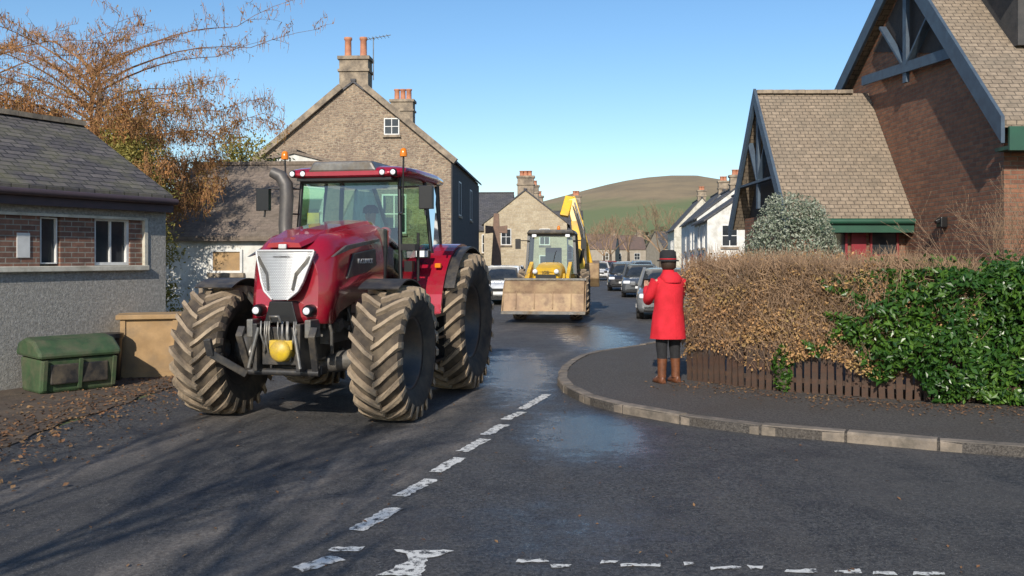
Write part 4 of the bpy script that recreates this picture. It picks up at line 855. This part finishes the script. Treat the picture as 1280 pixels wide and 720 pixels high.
# ---------------- FENCE & HEDGES ----------------
fl=[(2.45,12.8),(3.0,12.1),(3.6,11.6),(4.8,10.95),(5.95,10.7),(8.5,10.35)]
fc=catmull(fl,.06)
cum=[0]
for i in range(1,len(fc)): cum.append(cum[-1]+(fc[i]-fc[i-1]).length)
TOT=cum[-1]
fx_=[p.x for p in fc]; fy_=[p.y for p in fc]
def along(s):
    s=min(max(s,0),TOT-.001); x=np.interp(s,cum,fx_); y=np.interp(s,cum,fy_)
    s2=min(s+.1,TOT); s1=max(s-.1,0)
    return x,y,math.atan2(np.interp(s2,cum,fy_)-np.interp(s1,cum,fy_),np.interp(s2,cum,fx_)-np.interp(s1,cum,fx_))
FE=E('picket_fence','low weathered brown timber picket fence under the hedge','fence',(fl[0][0],fl[0][1],.1))
pm=MB().prism([(-.036,0),(.036,0),(.036,.60),(0,.66),(-.036,.60)],'y',-.012,.012)
first=None; s=.03
FEND=TOT-2.2
while s<FEND:
    x,y,a=along(s)
    if first is None: first=pm.build('picket',m_fence,FE); o=first
    else: o=first.copy(); COL.objects.link(o); o.parent=FE
    o.location=(x-fl[0][0],y-fl[0][1],random.uniform(-.05,.01)); o.rotation_euler=(random.uniform(-.03,.03),random.uniform(-.04,.04),a)
    s+=.098
for z in (.15,.48):
    mb=MB()
    for k in range(14):
        s0=k*FEND/14; s1_=(k+1)*FEND/14; x,y,a=along(s0); x2,y2,_=along(s1_); nx,ny=-math.sin(a)*.035,math.cos(a)*.035
        mb.beam((x+nx-fl[0][0],y+ny-fl[0][1],z),(x2+nx-fl[0][0],y2+ny-fl[0][1],z),.03,.06)
    mb.build('rail',m_fence,FE)
def hedge(name,label,s0,s1,ztop,zbot,front,back,N,size,mat,core,aspect,bulge,seed,twigs=0,spread=.9,coreoff=.13,loose=.06,ragged_=0):
    R=E(name,label,'hedge',(*along((s0+s1)/2)[:2],.1)); ox,oy=R.location.x,R.location.y
    q=rng.random(N); face=rng.random(N)
    ss=s0+(s1-s0)*q; XYA=np.array([along(v) for v in ss]); nx=-np.sin(XYA[:,2]); ny=np.cos(XYA[:,2])
    lump=bulge*(np.sin(ss*3.1+seed)+.6*np.sin(ss*7.3+seed*2))
    zt=ztop(ss); zb=zbot(ss)
    zt=zt+lump*.6
    f=face<.70
    zz=np.where(f,zb+(zt-zb)*rng.random(N),zt)
    lump2=bulge*np.sin(zz*5+ss*2.3+seed)+bulge*.7*np.sin(zz*11-ss*6)
    dd=np.where(f,front-lump-lump2,front+(back-front)*rng.random(N))
    dd=np.where(f,dd+rng.normal(size=N)*loose,dd); zz=np.where(f,zz,zz-np.abs(rng.normal(size=N))*.05+ (rng.random(N)<.12)*rng.random(N)*.16)
    rnd=np.clip((zz-(zt-.22))/.22,0,1); dd=np.where(f,dd+rnd**2*.15,dd)
    if not ragged_:
        endn=rng.random(N)<.12
        dd=np.where(endn,front+(back-front)*rng.random(N),dd)
    C=np.stack([XYA[:,0]+nx*dd-ox,XYA[:,1]+ny*dd-oy,zz],1)
    if not ragged_:
        ex=along(s0); C[endn,0]=ex[0]+(-math.sin(ex[2]))*dd[endn]-ox+rng.normal(size=endn.sum())*.07; C[endn,1]=ex[1]+math.cos(ex[2])*dd[endn]-oy+rng.normal(size=endn.sum())*.07
        C[endn,2]=zb[endn]+(zt-zb)[endn]*rng.random(endn.sum())
    nr=np.stack([np.where(f,-nx,-nx*.2),np.where(f,-ny,-ny*.2),np.where(f,.4,1.2)],1)
    if ragged_:
        wv=.5+.26*np.sin(zz*6.1+1)+.24*np.sin(zz*13.7+ss*5)+.14*np.sin(zz*23+ss*9)
        clump=np.sin(ss*11+zz*3)*np.sin(zz*12-ss*4)+.5*np.sin(ss*19)*np.sin(zz*21)
        keep=((ss-s0)/ragged_>wv*rng.uniform(.4,1.25,N))&((clump>-.55)|(rng.random(N)<.3))
        C=C[keep]; nr=nr[keep]
    leaves('leaves',C,size,mat,R,aspect=aspect,nrm=nr,spread=spread)
    rings=[]; n=24; sc=s0+(ragged_*.95 if ragged_ else .15)
    for k in range(n+1):
        s_=sc+(s1-sc-.15)*k/n; x,y,a=along(s_); nx_,ny_=-math.sin(a),math.cos(a); sa=np.array([s_]); z1=float(ztop(sa)[0])-.2; z0=float(zbot(sa)[0])+.05
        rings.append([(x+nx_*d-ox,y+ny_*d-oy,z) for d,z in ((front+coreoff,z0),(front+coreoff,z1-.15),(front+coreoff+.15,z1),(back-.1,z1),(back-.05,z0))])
    MB().loft(rings,0,True).build('light_block_core',core,R)  # solid dark core added inside the leaves to block light
    if twigs:
        q=s0+(s1-s0)*rng.random(twigs); A=np.array([along(v) for v in q]); nx=-np.sin(A[:,2]);ny=np.cos(A[:,2]); d=front+rng.normal(size=twigs)*.08-.02; z=rng.random(twigs)**.7
        z=zbot(q)+(ztop(q)-zbot(q))*z; d=d-bulge*(np.sin(q*3.1+seed)+.6*np.sin(q*7.3+seed*2))
        d=np.where(rng.random(twigs)<.2,front+(back-front)*rng.random(twigs),d); top=d>front+.25; z=np.where(top,ztop(q)-.03,z)
        Pp=np.stack([A[:,0]+nx*d-ox,A[:,1]+ny*d-oy,z],1); Qq=Pp+rng.normal(size=(twigs,3))*.08+np.array([0,0,.11])
        segmesh('twigs',Pp,Qq,np.full(twigs,.0035),np.full(twigs,.0018),m_twig2,R)
    return R
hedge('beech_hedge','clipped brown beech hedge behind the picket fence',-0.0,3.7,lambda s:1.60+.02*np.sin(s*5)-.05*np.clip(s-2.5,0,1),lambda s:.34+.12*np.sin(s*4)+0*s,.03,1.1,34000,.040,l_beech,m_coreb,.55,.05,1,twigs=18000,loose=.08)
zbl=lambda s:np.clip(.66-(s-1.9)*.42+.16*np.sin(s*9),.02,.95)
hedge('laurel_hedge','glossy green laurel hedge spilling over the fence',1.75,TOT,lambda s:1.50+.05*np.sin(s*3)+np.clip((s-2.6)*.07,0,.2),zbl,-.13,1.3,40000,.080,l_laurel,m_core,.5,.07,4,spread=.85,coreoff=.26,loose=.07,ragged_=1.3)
def bush(name,label,loc,r,N,size,mat,asp=.5,lum=1.0):
    R=E(name,label,'shrub',loc); u=unit(rng.normal(size=(N,3)))
    k=1+lum*(.12*np.sin(u[:,0]*7+1)*np.sin(u[:,2]*6)+.1*np.sin(u[:,1]*9)); rad=(rng.random(N)**.35)
    C=u*np.array(r)*(k*(.55+.45*rad))[:,None]; C[:,2]+=r[2]; C=C[C[:,2]>0]; u=unit(C-np.array([0,0,r[2]]))
    leaves('leaves',C,size,mat,R,aspect=asp,nrm=u,spread=.9)
    P=[];Q=[];a=[];b2=[]
    for i in range(30):
        d=Vector((random.gauss(0,1),random.gauss(0,1),abs(random.gauss(1,.8)))).normalized(); P.append((0,0,.02));Q.append((d.x*r[0]*.8,d.y*r[1]*.8,.1+d.z*r[2]*1.5)); a.append(.03);b2.append(.008)
    segmesh('stems',P,Q,a,b2,m_bark,R,n=5); return R
bush('variegated_shrub','rounded pale variegated holly shrub beside the porch',(4.75,15.6,0),(.82,.75,1.45),24000,.052,l_varieg,.5,.45)
x,y,a=along(1.45); bush('laurel_sprig','small green laurel sprig growing through the fence',(x+.02,y-.08,.1),(.13,.07,.30),420,.07,l_laurel)
P=[];Q=[];a=[];b2=[]
def grow(p,d,Ln,r,lev,maxl,P,Q,A,B,spread=.6,up=.1,seg=3):
    for k in range(seg):
        q=p+d*Ln/seg; P.append(tuple(p));Q.append(tuple(q)); r2=r*.82; A.append(r);B.append(r2); r=r2
        if lev<maxl and k>0:
            for j in range(2):
                nd=(d+Vector((random.gauss(0,spread),random.gauss(0,spread),random.gauss(up,spread*.7)))).normalized()
                grow(q,nd,Ln*random.uniform(.5,.72),r*.6,lev+1,maxl,P,Q,A,B,spread,up,seg)
        d=(d+Vector((random.gauss(0,.12),random.gauss(0,.12),random.gauss(up*.5,.1)))).normalized(); p=q
R=E('bare_shrub','leafless twiggy shrub beside the brick wall','shrub',(7.2,12.6,.1))
for i in range(26): grow(Vector((random.gauss(0,.35),random.gauss(0,.2),0)),Vector((random.gauss(0,.35),random.gauss(0,.3),1)).normalized(),1.3,.012,0,3,P,Q,a,b2,.4,.15)
segmesh('twigs',P,Q,a,[max(.0025,v) for v in b2],m_twig2,R)
def larch(loc,Ht,Rad,label,nb=46,seed=3,tuft=26000):
    random.seed(seed); R=E('larch_tree',label,'tree',loc)
    tr=MB(); tp=[(0,0,0),(.1,.05,Ht*.3),(-.1,0,Ht*.6),(.2,0,Ht*.85),(.1,0,Ht*.97)]
    tr.tube(tp,[.26,.2,.13,.06,.015],10); tr.build('trunk',m_bark,R)
    P=[];Q=[];A=[];B=[];T_=[]
    for i in range(nb):
        f=(i+.5)/nb; z=Ht*(.42+.54*f); az=i*2.4+random.uniform(-.4,.4)
        Lg=Rad*random.uniform(.7,1.12)*(1 if f<.85 else .75)*(.82 if f<.35 else 1); n=10; p=Vector((0,0,z)); r=.06*(1-f*.4); rise=.35+.55*f*f
        if i in (nb-8,nb-3): az=-.12; Lg=Rad*1.25; rise=.55
        pts=[p]; hi=f>.62
        for k in range(n):
            d2=Vector((math.cos(az),math.sin(az),rise-(.65+.35*f)*(k/n)+ (.5 if k>6 else 0))).normalized(); az+=random.gauss(0,.09)
            q=p+d2*Lg/n; P.append(tuple(p));Q.append(tuple(q));A.append(r);B.append(r*.8); r*=.8; p=q; pts.append(p)
            for j in range((2 if hi else 3) if k>1 else 1):
                sd=random.choice([-1,1]); b0=p.lerp(pts[-2],random.random()); a2=az+sd*random.uniform(.6,1.4); l2=Lg*(.18 if hi else .26)*random.uniform(.5,1.3)*(1.1-k/n*.5); bp=b0; rr=max(.007,r*.5); dz=random.uniform(-.25,.3)+(.3 if hi else 0)
                for m_ in range(5):
                    bd=Vector((math.cos(a2),math.sin(a2),dz)).normalized(); dz-=(.08 if hi else .14); a2+=random.gauss(0,.15); bq=bp+bd*l2/5; P.append(tuple(bp));Q.append(tuple(bq));A.append(rr);B.append(rr*.8); rr*=.8
                    for h_ in range(2 if hi else 4):
                        tl=random.uniform(.10,.38)*(.6 if hi else 1); td=Vector((random.gauss(0,.4),random.gauss(0,.4),-1 if random.random()<(.45 if hi else .7) else .7)).normalized(); t1=bp.lerp(bq,random.random()); t2=t1+td*tl*.5; t3=t2+Vector((td.x*.3+random.gauss(0,.2),td.y*.3,td.z)).normalized()*tl*.5
                        P+= [tuple(t1),tuple(t2)];Q+=[tuple(t2),tuple(t3)];A+=[.006,.0045];B+=[.0045,.0025]
                        T_+=[t1,t2] if hi else [t1,t2,t3,t3.lerp(t2,.5)]
                    bp=bq
    segmesh('branches',P,Q,A,B,m_twig,R)
    T_=np.array([tuple(t) for t in T_]); wgt=np.where(T_[:,2]>Ht*.82,.5,1.0); wgt/=wgt.sum(); idx=rng.choice(len(T_),tuft,p=wgt); C=T_[idx]+rng.normal(size=(tuft,3))*.045
    leaves('crown',C,.062,l_larch,R,aspect=.42); return R
larch((-9.4,20.6,0),6.3,4.3,'wide orange brown winter larch with drooping branches',52,3,50000)
larch((-13.2,21.5,0),6.4,4.2,'second orange brown larch behind the outbuilding',38,9,28000)
def evergreen(loc,Ht,Rr,N,mat,label,size=.13):
    R=E('evergreen_tree',label,'tree',loc); MB().tube([(0,0,0),(.05,0,Ht*.5),(0,0,Ht*.9)],[.18,.1,.03],8).build('trunk',m_bark,R)
    nc=90; cc=[]
    for i in range(nc):
        f=random.random()**.8; z=Ht*(.1+.88*f); rr=Rr*(1-f*.6)*math.sqrt(random.random()); a_=random.random()*6.28; cc.append((rr*math.cos(a_),rr*math.sin(a_),z))
    cc=np.array(cc); C=cc[rng.integers(0,nc,N)]+rng.normal(size=(N,3))*np.array([.22,.22,.17])*Rr/1.3
    leaves('crown',C,size,mat,R,aspect=.4); return R
evergreen((-7.75,18.8,0),4.3,1.0,14000,l_green,'yellow green evergreen beside the garage',.085)
evergreen((-8.5,28.8,0),5.6,1.3,8000,l_green,'second yellow green evergreen behind the garage',.12)
evergreen((-7.6,29.5,0),5.0,.9,5000,Leaf('dark_conifer',(.03,.05,.02),(.06,.08,.03)),'small dark green conifer behind the garage')
def baretree(loc,Ht,label,seed,lv=4,n=5,grp='bare winter trees',sp=.45):
    random.seed(seed); R=E('bare_tree',label,'tree',loc,group=grp); P=[];Q=[];A=[];B=[]
    MB().tube([(0,0,0),(0,0,Ht*.3)],[Ht*.028,Ht*.02],8).build('trunk',m_bark,R)
    for i in range(n): grow(Vector((0,0,Ht*.28)),Vector((random.gauss(0,.5),random.gauss(0,.5),1)).normalized(),Ht*.35,Ht*.012,0,lv,P,Q,A,B,sp,.12)
    B=[max(.012,v) for v in B]; A=[max(.014,v) for v in A]
    segmesh('crown',P,Q,A,B,m_twig2,R)
for i,(x,y,h) in enumerate([(17,105,8),(21,120,9),(13,130,7),(10,135,8),(25,110,7),(15,140,8),(19,150,9)]): baretree((x,y,0),h,'leafless winter tree among the houses',20+i,3)
baretree((-4.8,-2.2,0),7.0,'unseen leafless tree added for its shadow on the road',41,3,6)
baretree((4.6,-4.5,0),7.5,'unseen leafless tree added for its shadow on the road',44,3,6)  # out of view behind the camera, added to throw shadow on the near road
baretree((7.4,-2.0,0),7.0,'unseen leafless tree added for its shadow on the road',47,3,6)  # out of view, added to cast shadow towards pavement and hedge base
N=9000; X=rng.uniform(-60,150,N); Y=rng.uniform(230,280,N); Z=rng.random(N)**.7*(5+2.5*np.sin(X*.21)+2*np.sin(X*.53))
leaves('woodland',np.stack([X,Y,Z],1),1.5,Leaf('far_wood',(.17,.125,.085),(.21,.16,.10),(.11,.12,.06)),aspect=.8,kind='stuff')
N=5000; C=np.stack([rng.uniform(-3.2,.6,N),32.6+rng.normal(size=N)*.25,rng.random(N)*1.3],1)
R=E('garden_hedge','low green garden hedge behind the white car','hedge',(0,8,0)); leaves('leaves',C,.12,l_laurel,R,aspect=.5)
MB().box(-3.1,.5,32.45,32.75,0,1.2).build('light_block_core',m_core,R)  # dark box added within the leaves so no light passes through
